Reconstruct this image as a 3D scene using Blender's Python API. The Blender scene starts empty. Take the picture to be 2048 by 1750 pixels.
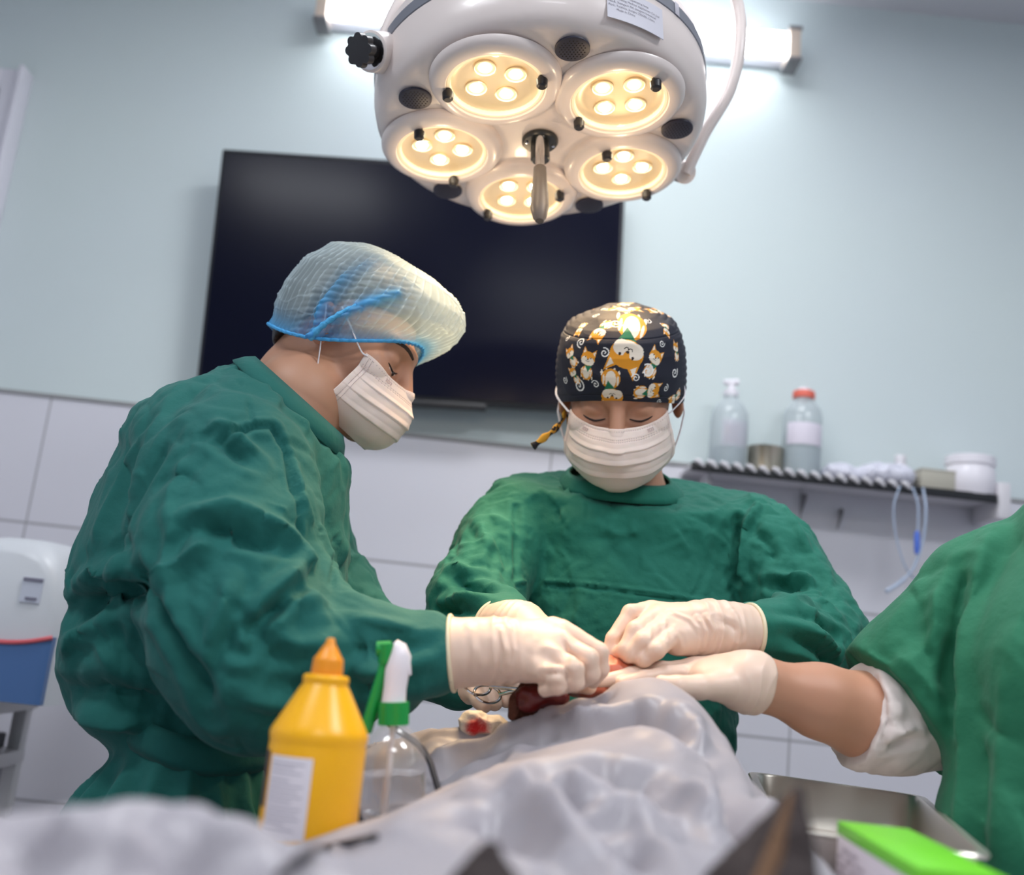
import bpy, bmesh, math, random
import numpy as np
from mathutils import Vector, Matrix
from mathutils.bvhtree import BVHTree
random.seed(5)
PI = math.pi
SC = bpy.context.scene
COL = SC.collection

# ------------------------------------------------------------------ camera
FPX = 2000.0
PITCH, ROLL = math.radians(11.6), math.radians(6.2)
CAM = np.array([0, 0, 1.15])
FW = np.array([0, math.cos(PITCH), math.sin(PITCH)])
_u0 = np.array([0, -math.sin(PITCH), math.cos(PITCH)])
RT = math.cos(ROLL) * np.array([1.0, 0, 0]) + math.sin(ROLL) * _u0
UP = -math.sin(ROLL) * np.array([1.0, 0, 0]) + math.cos(ROLL) * _u0


def at(px, py, Y):
    """World point seen at a pixel of the 2048x1750 photograph, at world depth Y."""
    d = FW + RT * (px - 1024) / FPX + UP * (875 - py) / FPX
    return CAM + d * (Y / d[1])


cd = bpy.data.cameras.new('camera')
cam = bpy.data.objects.new('camera', cd)
COL.objects.link(cam)
cam.matrix_world = Matrix(((RT[0], UP[0], -FW[0], CAM[0]), (RT[1], UP[1], -FW[1], CAM[1]),
                           (RT[2], UP[2], -FW[2], CAM[2]), (0, 0, 0, 1)))
cd.sensor_fit = 'HORIZONTAL'
cd.sensor_width = 36
cd.lens = 36 * FPX / 2048
cd.clip_start = 0.02
cd.dof.use_dof = True
cd.dof.focus_distance = 1.29
cd.dof.aperture_fstop = 2.3
SC.camera = cam

# ------------------------------------------------------------------ light and exposure
SC.view_settings.view_transform = 'Standard'
SC.view_settings.look = 'None'
SC.view_settings.exposure = 0.0
SC.view_settings.gamma = 1.0
SC.view_settings.use_curve_mapping = False
w = bpy.data.worlds.new('world')
SC.world = w
w.use_nodes = True
w.node_tree.nodes['Background'].inputs[0].default_value = (0.75, 0.85, 1.0, 1)
w.node_tree.nodes['Background'].inputs[1].default_value = 0.3


def area_light(name, loc, aim, size, power, color):
    l = bpy.data.lights.new(name, 'AREA')
    l.shape = 'RECTANGLE'
    l.size, l.size_y = size
    l.energy = power
    l.color = color
    o = bpy.data.objects.new(name, l)
    COL.objects.link(o)
    o.location = loc
    o.rotation_euler = (Vector(aim) - Vector(loc)).to_track_quat('-Z', 'Y').to_euler()
    return o


# two ceiling light panels (their housings are built with the room) 
PANELS = [(0.15, 1.40, 15), (-1.0, 0.35, 14), (1.2, 0.2, 22), (0.1, -1.0, 10)]
for _x, _y, _p in PANELS:
    area_light('ceiling_panel_light', (_x, _y, 2.86), (_x, _y, 0), (0.6, 0.3), _p, (0.93, 0.96, 1.0))


# ------------------------------------------------------------------ materials
def srgb(r, g, b):
    f = lambda c: (c / 255 / 12.92) if c <= 10 else ((c / 255 + 0.055) / 1.055) ** 2.4
    return (f(r), f(g), f(b), 1)


def mat(name, col, rough=0.5, metal=0.0, bump=None, emit=None, spec=None, trans=0, alpha=1, sheen=0,
        var=None, coat=0, sss=0, ior=None):
    m = bpy.data.materials.new(name)
    m.use_nodes = True
    nt = m.node_tree
    b = nt.nodes['Principled BSDF']
    b.inputs['Base Color'].default_value = col
    b.inputs['Roughness'].default_value = rough
    b.inputs['Metallic'].default_value = metal
    if spec is not None:
        b.inputs['Specular IOR Level'].default_value = spec
    b.inputs['Transmission Weight'].default_value = trans
    b.inputs['Alpha'].default_value = alpha
    b.inputs['Sheen Weight'].default_value = sheen
    b.inputs['Coat Weight'].default_value = coat
    if ior:
        b.inputs['IOR'].default_value = ior
    if sss:
        b.inputs['Subsurface Weight'].default_value = sss
        b.inputs['Subsurface Radius'].default_value = (0.02, 0.008, 0.004)
        b.inputs['Subsurface Scale'].default_value = 0.5
    if emit:
        b.inputs['Emission Color'].default_value = emit[0]
        b.inputs['Emission Strength'].default_value = emit[1]
    tc = nt.nodes.new('ShaderNodeTexCoord')
    if bump:                         # list of (scale, strength, distance)
        prev = None
        for sc, st, di in bump:
            n = nt.nodes.new('ShaderNodeTexNoise')
            n.inputs['Scale'].default_value = sc
            n.inputs['Detail'].default_value = 3
            nt.links.new(tc.outputs['Object'], n.inputs['Vector'])
            bn = nt.nodes.new('ShaderNodeBump')
            bn.inputs['Strength'].default_value = st
            bn.inputs['Distance'].default_value = di
            nt.links.new(n.outputs['Fac'], bn.inputs['Height'])
            if prev:
                nt.links.new(prev.outputs['Normal'], bn.inputs['Normal'])
            prev = bn
        nt.links.new(prev.outputs['Normal'], b.inputs['Normal'])
    if var:                          # (second colour, noise scale)
        n = nt.nodes.new('ShaderNodeTexNoise')
        n.inputs['Scale'].default_value = var[1]
        n.inputs['Detail'].default_value = 4
        nt.links.new(tc.outputs['Object'], n.inputs['Vector'])
        mx = nt.nodes.new('ShaderNodeMix')
        mx.data_type = 'RGBA'
        mx.inputs['A'].default_value = col
        mx.inputs['B'].default_value = var[0]
        nt.links.new(n.outputs['Fac'], mx.inputs['Factor'])
        nt.links.new(mx.outputs['Result'], b.inputs['Base Color'])
    return m


def thin_mat(name, col, opacity, rough=0.6, sheen=0.3):
    """A thin see-through sheet: part clear, part diffuse and translucent."""
    m = bpy.data.materials.new(name)
    m.use_nodes = True
    nt = m.node_tree
    nt.nodes.clear()
    out = nt.nodes.new('ShaderNodeOutputMaterial')
    mix = nt.nodes.new('ShaderNodeMixShader')
    tr = nt.nodes.new('ShaderNodeBsdfTransparent')
    d = nt.nodes.new('ShaderNodeBsdfDiffuse')
    tl = nt.nodes.new('ShaderNodeBsdfTranslucent')
    g = nt.nodes.new('ShaderNodeBsdfGlossy')
    m1 = nt.nodes.new('ShaderNodeMixShader')
    m2 = nt.nodes.new('ShaderNodeMixShader')
    d.inputs['Color'].default_value = col
    tl.inputs['Color'].default_value = col
    g.inputs['Roughness'].default_value = rough
    m1.inputs[0].default_value = 0.4
    m2.inputs[0].default_value = 0.06
    nt.links.new(d.outputs[0], m1.inputs[1])
    nt.links.new(tl.outputs[0], m1.inputs[2])
    nt.links.new(m1.outputs[0], m2.inputs[1])
    nt.links.new(g.outputs[0], m2.inputs[2])
    mix.inputs[0].default_value = opacity
    nt.links.new(tr.outputs[0], mix.inputs[1])
    nt.links.new(m2.outputs[0], mix.inputs[2])
    nt.links.new(mix.outputs[0], out.inputs[0])
    return m


# ------------------------------------------------------------------ object helpers
def add(name, me, m=None, parent=None, smooth=True):
    o = bpy.data.objects.new(name, me)
    COL.objects.link(o)
    if m is not None and not me.materials:
        for q in (m if isinstance(m, (list, tuple)) else [m]):
            me.materials.append(q)
    if smooth and len(me.polygons):
        me.polygons.foreach_set('use_smooth', [True] * len(me.polygons))
    if parent is not None:
        o.parent = parent
        r = parent
        while r.parent:
            r = r.parent
        if parent is r:
            o.matrix_parent_inverse = Matrix.LocRotScale(r.location, r.rotation_euler, r.scale).inverted()
    return o


def pymesh(name, v, f, m=None, parent=None, smooth=True):
    me = bpy.data.meshes.new(name)
    v = np.asarray(v, dtype=np.float32)
    if isinstance(f, np.ndarray):
        me.vertices.add(len(v))
        me.vertices.foreach_set('co', v.ravel())
        k = f.shape[1]
        me.loops.add(f.size)
        me.loops.foreach_set('vertex_index', f.astype(np.int32).ravel())
        me.polygons.add(len(f))
        me.polygons.foreach_set('loop_start', np.arange(0, f.size, k, dtype=np.int32))
        me.update(calc_edges=True)
    else:
        me.from_pydata([tuple(map(float, p)) for p in v], [], f)
        me.update()
    return add(name, me, m, parent, smooth)


def thing(name, label, cat, loc=(0, 0, 0), group=None):
    o = bpy.data.objects.new(name, None)
    o.empty_display_size = 0.05
    COL.objects.link(o)
    o.location = [float(c) for c in loc]
    return tag(o, label, cat, group)


def tag(o, label, cat=None, group=None, kind=None):
    o['label'] = label
    if cat:
        o['category'] = cat
    if group:
        o['group'] = group
    if kind:
        o['kind'] = kind
    return o


def struct(o):
    o['kind'] = 'structure'
    return o


class MB:
    """Collects shapes; build() links them as one mesh."""
    def __init__(self):
        self.v, self.f, self.mi, self.cur = [], [], [], 0

    def _add(self, vs, fs):
        b = len(self.v)
        self.v += [tuple(map(float, p)) for p in vs]
        self.f += [tuple(b + i for i in q) for q in fs]
        self.mi += [self.cur] * len(fs)
        return self

    def box(self, c, s, rot=None, bev=0.0):
        bm = bmesh.new()
        bmesh.ops.create_cube(bm, size=1)
        for q in bm.verts:
            q.co = Vector((q.co.x * s[0], q.co.y * s[1], q.co.z * s[2]))
        if bev:
            bmesh.ops.bevel(bm, geom=bm.edges[:], offset=bev, segments=2, affect='EDGES', profile=0.5)
        M = (rot.to_4x4() if rot is not None else Matrix())
        M = Matrix.Translation(Vector([float(x) for x in c])) @ M
        bm.transform(M)
        bm.verts.index_update()
        self._add([q.co[:] for q in bm.verts], [[q.index for q in fc.verts] for fc in bm.faces])
        bm.free()
        return self

    def tube(self, pts, r, n=12, cap=True, flat=1.0):
        pts = [Vector([float(c) for c in p]) for p in pts]
        rs = r if isinstance(r, (list, tuple, np.ndarray)) else [r] * len(pts)
        t0 = (pts[1] - pts[0]).normalized()
        a = t0.orthogonal().normalized()
        vs, fs = [], []
        for i, p in enumerate(pts):
            t = (pts[min(i + 1, len(pts) - 1)] - pts[max(i - 1, 0)]).normalized()
            a = (a - t * a.dot(t)).normalized()
            b = t.cross(a)
            for k in range(n):
                th = 2 * PI * k / n
                vs.append(p + (a * math.cos(th) + b * math.sin(th) * flat) * rs[i])
        for i in range(len(pts) - 1):
            for k in range(n):
                k2 = (k + 1) % n
                fs.append((i * n + k, i * n + k2, (i + 1) * n + k2, (i + 1) * n + k))
        if cap:
            fs.append(tuple(range(n - 1, -1, -1)))
            fs.append(tuple((len(pts) - 1) * n + k for k in range(n)))
        return self._add(vs, fs)

    def lathe(self, prof, n=40, M=None, close=False, a0=0, a1=2 * PI, sy=1.0):
        full = abs(a1 - a0 - 2 * PI) < 1e-6
        cols = n if full else n + 1
        vs, fs = [], []
        for r, z in prof:
            for k in range(cols):
                th = a0 + (a1 - a0) * k / n
                q = Vector((r * math.cos(th), r * math.sin(th) * sy, z))
                vs.append((M @ q) if M is not None else q)
        np_ = len(prof)
        for i in range(np_ - 1 + (1 if close else 0)):
            i2 = (i + 1) % np_
            for k in range(n):
                k2 = (k + 1) % cols
                fs.append((i * cols + k, i * cols + k2, i2 * cols + k2, i2 * cols + k))
        return self._add(vs, fs)

    def build(self, name, m=None, parent=None, smooth=True, mats=None):
        me = bpy.data.meshes.new(name)
        me.from_pydata(self.v, [], self.f)
        bm = bmesh.new()
        bm.from_mesh(me)
        bmesh.ops.remove_doubles(bm, verts=bm.verts, dist=1e-6)
        bmesh.ops.recalc_face_normals(bm, faces=bm.faces)
        bm.to_mesh(me)
        bm.free()
        o = add(name, me, m, parent, smooth)
        if smooth:
            try:
                me.set_sharp_from_angle(angle=math.radians(40))
            except Exception:
                pass
        return o


def frame_at(o, z, x=None):
    """Matrix with origin o, local +Z along z."""
    z = Vector(z).normalized()
    x = Vector(x) if x is not None else z.orthogonal()
    x = (x - z * x.dot(z)).normalized()
    y = z.cross(x)
    return Matrix(((x.x, y.x, z.x, o[0]), (x.y, y.y, z.y, o[1]), (x.z, y.z, z.z, o[2]), (0, 0, 0, 1)))


def text_mesh(name, body, size, M, m, parent=None, extrude=0.0001, align='LEFT', spacing=1.0):
    c = bpy.data.curves.new(name, 'FONT')
    c.body = body
    c.size = size
    c.extrude = extrude
    c.align_x = align
    c.space_character = spacing
    c.resolution_u = 3
    tmp = bpy.data.objects.new(name, c)
    COL.objects.link(tmp)
    dg = bpy.context.evaluated_depsgraph_get()
    me = bpy.data.meshes.new_from_object(tmp.evaluated_get(dg))
    bpy.data.objects.remove(tmp)
    me.transform(M)
    me.materials.clear()
    return add(name, me, m, parent, smooth=False)


# ------------------------------------------------------------------ implicit surfaces
def _hash(ix, iy, iz, s):
    h = (ix * 374761393 + iy * 668265263 + iz * 2147483647 + s * 974634777) & 0xffffffff
    h = ((h ^ (h >> 13)) * 1274126177) & 0xffffffff
    h = h ^ (h >> 16)
    return (h & 0xffff) / 32767.5 - 1.0


def noise(p, s=0):
    """Smooth value noise, about -1..1, at points p (N,3)."""
    i = np.floor(p).astype(np.int64)
    f = p - i
    u = f * f * f * (f * (f * 6 - 15) + 10)
    r = 0
    for dx in (0, 1):
        wx = u[:, 0] if dx else 1 - u[:, 0]
        for dy in (0, 1):
            wy = u[:, 1] if dy else 1 - u[:, 1]
            for dz in (0, 1):
                wz = u[:, 2] if dz else 1 - u[:, 2]
                r = r + wx * wy * wz * _hash(i[:, 0] + dx, i[:, 1] + dy, i[:, 2] + dz, s)
    return r


def smin(a, b, k):
    h = np.clip(0.5 + 0.5 * (b - a) / k, 0, 1)
    return b + (a - b) * h - k * h * (1 - h)


def smax(a, b, k):
    return -smin(-a, -b, k)


def s_cone(p, a, b, r1, r2):
    a = np.asarray(a, float)
    b = np.asarray(b, float)
    ab = b - a
    t = np.clip(((p - a) @ ab) / max(ab @ ab, 1e-12), 0, 1)
    return np.linalg.norm(p - a - t[:, None] * ab, axis=1) - (r1 + (r2 - r1) * t)


def s_ell(p, c, r, M=None):
    q = p - np.asarray(c, float)
    if M is not None:
        q = q @ M
    r = np.asarray(r, float)
    k0 = np.linalg.norm(q / r, axis=1)
    k1 = np.linalg.norm(q / (r * r), axis=1)
    return k0 * (k0 - 1) / np.maximum(k1, 1e-9)


def s_econe(p, a, b, ra, rb, side):
    """Tapered limb of elliptical section: ra, rb = (radius along side, radius across)."""
    a = np.asarray(a, float)
    b = np.asarray(b, float)
    ab = b - a
    L = np.linalg.norm(ab)
    w_ = ab / L
    s_ = np.asarray(side, float)
    s_ = s_ - w_ * (s_ @ w_)
    s_ /= np.linalg.norm(s_)
    o_ = np.cross(w_, s_)
    q = p - a
    tt = q @ w_
    t = np.clip(tt / L, 0, 1)
    ru = ra[0] + (rb[0] - ra[0]) * t
    rv = ra[1] + (rb[1] - ra[1]) * t
    ex = tt - t * L
    mn = np.minimum(ru, rv)
    u, v = q @ s_, q @ o_
    k0 = np.sqrt((u / ru) ** 2 + (v / rv) ** 2 + (ex / mn) ** 2)
    k1 = np.sqrt((u / ru ** 2) ** 2 + (v / rv ** 2) ** 2 + (ex / mn ** 2) ** 2)
    return k0 * (k0 - 1) / np.maximum(k1, 1e-9)


def s_chain(p, pts, k=0.02):
    """pts = list of (point, radius)."""
    d = None
    for (a, ra), (b, rb) in zip(pts[:-1], pts[1:]):
        e = s_cone(p, a, b, ra, rb)
        d = e if d is None else smin(d, e, k)
    return d


def sdf_grid(fn, lo, hi, h):
    """Surface nets over a grid that is evaluated only near the surface."""
    lo = np.asarray(lo, float)
    hi = np.asarray(hi, float)
    F = 4
    nc = np.ceil((hi - lo) / (h * F)).astype(int) + 1
    ax = [lo[i] + (np.arange(nc[i]) * F + 1.5) * h for i in range(3)]
    G = np.stack(np.meshgrid(*ax, indexing='ij'), -1).reshape(-1, 3)
    dc = np.concatenate([fn(G[i:i + 200000]) for i in range(0, len(G), 200000)]).reshape(nc)
    near = np.abs(dc) < h * F * 1.6 + 0.004
    V = np.repeat(np.repeat(np.repeat(np.where(dc < 0, -1.0, 1.0).astype(np.float32), F, 0), F, 1), F, 2)
    Mk = np.repeat(np.repeat(np.repeat(near, F, 0), F, 1), F, 2)
    I = np.argwhere(Mk)
    P = lo + I * h
    vals = np.concatenate([fn(P[i:i + 200000]) for i in range(0, len(P), 200000)])
    V[I[:, 0], I[:, 1], I[:, 2]] = vals
    ins = V < 0
    c = [ins[dx:ins.shape[0] - 1 + dx, dy:ins.shape[1] - 1 + dy, dz:ins.shape[2] - 1 + dz]
         for dx in (0, 1) for dy in (0, 1) for dz in (0, 1)]
    s = sum(q.astype(np.int8) for q in c)
    act = np.argwhere((s > 0) & (s < 8))
    idx = -np.ones(s.shape, np.int32)
    idx[act[:, 0], act[:, 1], act[:, 2]] = np.arange(len(act))
    acc = np.zeros((len(act), 3))
    cnt = np.zeros(len(act))
    cor = [(dx, dy, dz) for dx in (0, 1) for dy in (0, 1) for dz in (0, 1)]
    cv = {q: V[act[:, 0] + q[0], act[:, 1] + q[1], act[:, 2] + q[2]] for q in cor}
    for q in cor:
        for a_ in range(3):
            if q[a_] == 0:
                q2 = list(q)
                q2[a_] = 1
                q2 = tuple(q2)
                A, B = cv[q], cv[q2]
                m_ = (A < 0) != (B < 0)
                t = np.where(m_, A / np.where(m_, A - B, 1), 0)
                pos = np.tile(np.array(q, float), (len(act), 1))
                pos[:, a_] = t
                acc += pos * m_[:, None]
                cnt += m_
    verts = lo + (act + acc / cnt[:, None]) * h
    faces = []
    for a_ in range(3):
        b_, c_ = (a_ + 1) % 3, (a_ + 2) % 3
        sl0 = [slice(None)] * 3
        sl1 = [slice(None)] * 3
        sl0[a_] = slice(0, -1)
        sl1[a_] = slice(1, None)
        A, B = ins[tuple(sl0)], ins[tuple(sl1)]
        E = np.argwhere(A != B)
        E = E[(E[:, b_] > 0) & (E[:, c_] > 0) & (E[:, b_] < ins.shape[b_] - 1) & (E[:, c_] < ins.shape[c_] - 1)]
        fl = A[E[:, 0], E[:, 1], E[:, 2]]
        def cell(db, dc_):
            q = E.copy()
            q[:, b_] -= db
            q[:, c_] -= dc_
            return idx[q[:, 0], q[:, 1], q[:, 2]]
        Q = np.stack([cell(1, 1), cell(0, 1), cell(0, 0), cell(1, 0)], 1)
        Q = np.where(fl[:, None], Q, Q[:, ::-1])
        faces.append(Q)
    faces = np.concatenate(faces)
    faces = faces[(faces >= 0).all(1)]
    return verts, faces


def vnormals(v, f):
    n = np.cross(v[f[:, 2]] - v[f[:, 0]], v[f[:, 3]] - v[f[:, 1]])
    N = np.zeros_like(v)
    for k in range(4):
        for c in range(3):
            N[:, c] += np.bincount(f[:, k], n[:, c], len(v))
    return N / np.maximum(np.linalg.norm(N, axis=1), 1e-12)[:, None]


def relax(v, f, it=2, w=0.5):
    for _ in range(it):
        S = np.zeros_like(v)
        C = np.zeros(len(v))
        for k in range(4):
            a_, b_ = f[:, k], f[:, (k + 1) % 4]
            for c in range(3):
                S[:, c] += np.bincount(a_, v[b_, c], len(v)) + np.bincount(b_, v[a_, c], len(v))
            C += np.bincount(a_, minlength=len(v)) + np.bincount(b_, minlength=len(v))
        v = v + w * (S / np.maximum(C, 1)[:, None] - v)
    return v


def pld(p, pts):
    """Distance from points p to a polyline."""
    d = None
    for a, b in zip(pts[:-1], pts[1:]):
        e = s_cone(p, a, b, 0, 0)
        d = e if d is None else np.minimum(d, e)
    return d


def on_surface(v, f, pix):
    """The points of a surface (verts v, faces f) seen at the photograph's pixels."""
    bv = BVHTree.FromPolygons([tuple(x) for x in v], [tuple(int(i) for i in q) for q in f])
    out = []
    for px, py in pix:
        d = FW + RT * (px - 1024) / FPX + UP * (875 - py) / FPX
        d = d / np.linalg.norm(d)
        h = bv.ray_cast(Vector(CAM), Vector(d), 5)[0]
        out.append(np.array(h) if h else None)
    return out


def creases(v, f, lines, n=None):
    """Press folds into a cloth surface. Lines: (pixels, height, width); height > 0 ridge, < 0 groove."""
    n = vnormals(v, f) if n is None else n
    allp = [q for l in lines for q in l[0]]
    hits = on_surface(v, f, allp)
    D = np.zeros(len(v))
    i = 0
    for pix, hgt, wid in lines:
        ps = [q for q in hits[i:i + len(pix)] if q is not None]
        i += len(pix)
        if len(ps) < 2:
            continue
        lo = np.min(ps, 0) - wid * 3
        hi = np.max(ps, 0) + wid * 3
        sel = np.where(((v > lo) & (v < hi)).all(1))[0]
        if not len(sel):
            continue
        q = v[sel]
        d = pld(q, ps)
        e0 = np.linalg.norm(q - ps[0], axis=1)
        e1 = np.linalg.norm(q - ps[-1], axis=1)
        fade = np.clip(np.minimum(e0, e1) / (wid * 2.0), 0.25, 1)
        D[sel] += 1.25 * hgt * np.exp(-(d / wid) ** 1.15) * fade - 0.35 * hgt * np.exp(-((d - wid * 1.7) / wid) ** 2) * fade
    return v + n * D[:, None]


def worley(p, s=0):
    """F2 - F1 of jittered cells."""
    i = np.floor(p).astype(np.int64)
    f1 = np.full(len(p), 9.0)
    f2 = np.full(len(p), 9.0)
    for dx in (-1, 0, 1):
        for dy in (-1, 0, 1):
            for dz in (-1, 0, 1):
                c = i + np.array([dx, dy, dz])
                q = np.stack([_hash(c[:, 0], c[:, 1], c[:, 2], s + k) * .45 + .5 for k in (1, 2, 3)], 1) + c
                d = np.linalg.norm(p - q, axis=1)
                f2 = np.minimum(f2, np.maximum(f1, d))
                f1 = np.minimum(f1, d)
    return f2 - f1


def cloth_noise(v, n, amp, scale, stretch=(1, 1, 1), seed=0, mask=1.0):
    """Crumpled cloth: rounded folds with crisp crease lines between flat facets."""
    q = v * np.asarray(stretch) * scale
    wv = np.stack([noise(q * 0.7, seed + 11), noise(q * 0.7, seed + 12), noise(q * 0.7, seed + 13)], 1)
    q = q + 0.9 * wv
    a_ = 1 - np.abs(noise(q, seed)) * 2.2
    b_ = 1 - np.abs(noise(q * 2.3 + 5, seed + 1)) * 2.2
    w1 = np.minimum(worley(q * .9 + wv * .3, seed + 2), .45) * 2 - .5
    w2 = np.minimum(worley(q * 2.0 + wv * .6, seed + 7), .4) * 2 - .4
    r = .75 * a_ + .38 * b_ + 1.1 * w1 + .45 * w2
    r = r - r.mean()
    return v + n * (amp * r * mask)[:, None]


def crumple(v, f, n, count, amp, wid, seed=0, length=(.03, .10), where=None, bias=None):
    """Many short sharp creases scattered over a cloth surface."""
    rs = np.random.RandomState(seed)
    idx = np.arange(len(v)) if where is None else np.where(where)[0]
    D = np.zeros(len(v))
    for _ in range(count):
        k = idx[rs.randint(len(idx))]
        t = rs.normal(size=3) + (0 if bias is None else np.asarray(bias) * rs.choice([-1, 1]))
        t -= n[k] * (t @ n[k])
        t /= np.linalg.norm(t)
        b = np.cross(n[k], t)
        L = rs.uniform(*length)
        c = rs.uniform(-.35, .35)
        pts = [v[k] + t * L * s + b * (c * L * s * s * 4) for s in np.linspace(-.5, .5, 5)]
        near = np.where((np.abs(v - v[k]) < L * .75 + wid * 4).all(1))[0]
        q = v[near]
        w_ = wid * rs.uniform(.7, 1.5)
        a_ = amp * rs.uniform(.4, 1.2) * rs.choice([-1, 1])
        d = pld(q, pts)
        e = np.clip(1 - np.abs((q - v[k]) @ t) / (L * .62), 0, 1) ** .7
        s_ = (q - v[k]) @ b - c * 4 * ((q - v[k]) @ t) ** 2 / max(L, 1e-6)
        D[near] += a_ * e * (np.exp(-d / w_) + .45 * np.tanh(s_ / w_) * np.exp(-(d / (w_ * 3)) ** 2)) * ((q - v[k]) @ n[k] > -.04)
    return v + n * D[:, None]


def catmull(P, n, closed=False):
    P = np.asarray(P, float)
    m_ = len(P)
    out = []
    seg = m_ if closed else m_ - 1
    for i in range(n):
        t = i / (n if closed else n - 1) * seg
        k = min(int(t), seg - 1)
        u = t - k
        if closed:
            p0, p1, p2, p3 = P[(k - 1) % m_], P[k % m_], P[(k + 1) % m_], P[(k + 2) % m_]
        else:
            p1, p2 = P[k], P[k + 1]
            p0 = P[k - 1] if k > 0 else 2 * p1 - p2
            p3 = P[k + 2] if k + 2 < m_ else 2 * p2 - p1
        out.append(0.5 * (2 * p1 + (p2 - p0) * u + (2 * p0 - 5 * p1 + 4 * p2 - p3) * u ** 2
                          + (3 * p1 - p0 - 3 * p2 + p3) * u ** 3))
    return np.array(out)


def grid_faces(nu, nv, wrap=False):
    i, j = np.meshgrid(np.arange(nu - (0 if wrap else 1)), np.arange(nv - 1), indexing='ij')
    i2 = (i + 1) % nu
    return np.stack([i * nv + j, i2 * nv + j, i2 * nv + j + 1, i * nv + j + 1], -1).reshape(-1, 4)


def solid_sheet(v, f, th):
    """Give a sheet a thickness: both faces and the rim."""
    n = vnormals(v, f)
    V2 = np.concatenate([v + n * th / 2, v - n * th / 2])
    N = len(v)
    e = {}
    for q in f:
        for k in range(4):
            a_, b_ = int(q[k]), int(q[(k + 1) % 4])
            if (b_, a_) in e:
                del e[(b_, a_)]
            else:
                e[(a_, b_)] = 1
    rim = np.array([(b_, a_, a_ + N, b_ + N) for a_, b_ in e], int).reshape(-1, 4)
    return V2, np.concatenate([f, f[:, ::-1] + N, rim])

# ================================================================== the room
WALL_Y = 2.38
def wall_material():
    """Painted plaster above, white 60 x 30 cm tiles with grey joints below 1.615 m."""
    m = mat('wall_paint_and_tile', (1, 1, 1, 1), 0.55)
    nt = m.node_tree
    b = nt.nodes['Principled BSDF']
    tc = nt.nodes.new('ShaderNodeNewGeometry')
    sep = nt.nodes.new('ShaderNodeSeparateXYZ')
    nt.links.new(tc.outputs['Position'], sep.inputs[0])
    def mth(op, a, v2=None, c=None):
        n = nt.nodes.new('ShaderNodeMath')
        n.operation = op
        for i, x in enumerate((a, v2, c)):
            if x is None:
                continue
            if isinstance(x, (int, float)):
                n.inputs[i].default_value = x
            else:
                nt.links.new(x, n.inputs[i])
        return n.outputs[0]
    def joint(src, off, per, half):
        a = mth('ADD', src, off)
        a = mth('MODULO', a, per)
        a = mth('SUBTRACT', a, per / 2)
        a = mth('ABSOLUTE', a)
        a = mth('SUBTRACT', per / 2, a)
        return mth('LESS_THAN', a, half)
    jx = joint(sep.outputs[0], 1.12 + 0.61 * 8, 0.61, 0.0022)
    jz = joint(sep.outputs[2], 1.5 - 1.615 + 0.307 * 20 - 1.5, 0.307, 0.0028)
    j = mth('MAXIMUM', jx, jz)
    low = mth('LESS_THAN', sep.outputs[2], 1.615)
    n = nt.nodes.new('ShaderNodeTexNoise')
    n.inputs['Scale'].default_value = 1.2
    nt.links.new(tc.outputs['Position'], n.inputs['Vector'])
    def mix(f, A, B):
        q = nt.nodes.new('ShaderNodeMix')
        q.data_type = 'RGBA'
        if not isinstance(f, float):
            nt.links.new(f, q.inputs['Factor'])
        for nm, x in (('A', A), ('B', B)):
            if isinstance(x, tuple):
                q.inputs[nm].default_value = x
            else:
                nt.links.new(x, q.inputs[nm])
        return q.outputs['Result']
    paint = mix(n.outputs['Fac'], srgb(207, 219, 216), srgb(203, 213, 220))
    tile = mix(n.outputs['Fac'], srgb(221, 218, 226), srgb(214, 214, 224))
    tile = mix(j, tile, srgb(158, 156, 162))
    nt.links.new(mix(low, paint, tile), b.inputs['Base Color'])
    r = mth('MULTIPLY_ADD', low, -0.3, 0.6)
    nt.links.new(r, b.inputs['Roughness'])
    return m

M_WALL = wall_material()
M_CEIL = mat('ceiling_white', srgb(205, 205, 212), 0.8)
M_FLOOR = mat('floor_tile_grey', srgb(175, 175, 178), 0.35, var=(srgb(160, 160, 165), 5))
M_FRAME = mat('white_painted_frame', srgb(225, 222, 232), 0.35)
M_BLACKG = mat('tv_screen_black', srgb(12, 14, 32), 0.2, spec=0.12)
M_BLACK = mat('black_plastic', srgb(28, 29, 34), 0.4)
M_STEEL = mat('steel', srgb(190, 186, 180), 0.22, 1.0)
M_CHROME = mat('chrome', srgb(215, 215, 215), 0.1, 1.0)

def slab(name, c, s, m):
    return struct(MB().box(c, s).build(name, m, smooth=False))

slab('wall_back', (0.2, WALL_Y + 0.05, 1.45), (5.0, 0.1, 2.95), M_WALL)
slab('wall_left', (-2.25, 0.3, 1.45), (0.1, 4.3, 2.95), M_WALL)
slab('wall_right', (2.65, 0.3, 1.45), (0.1, 4.3, 2.95), M_WALL)
slab('wall_front', (0.2, -1.85, 1.45), (5.0, 0.1, 2.95), M_WALL)
slab('floor', (0.2, 0.3, -0.03), (5.0, 4.4, 0.06), M_FLOOR)
slab('ceiling', (0.2, 0.3, 2.945), (5.0, 4.4, 0.06), M_CEIL)
# narrow bead where the tiles stop
struct(MB().box((0.2, WALL_Y - 0.002, 1.618), (4.9, 0.006, 0.008)).build('trim_1', mat('tile_bead', srgb(150, 150, 152), .5), smooth=False))

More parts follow.
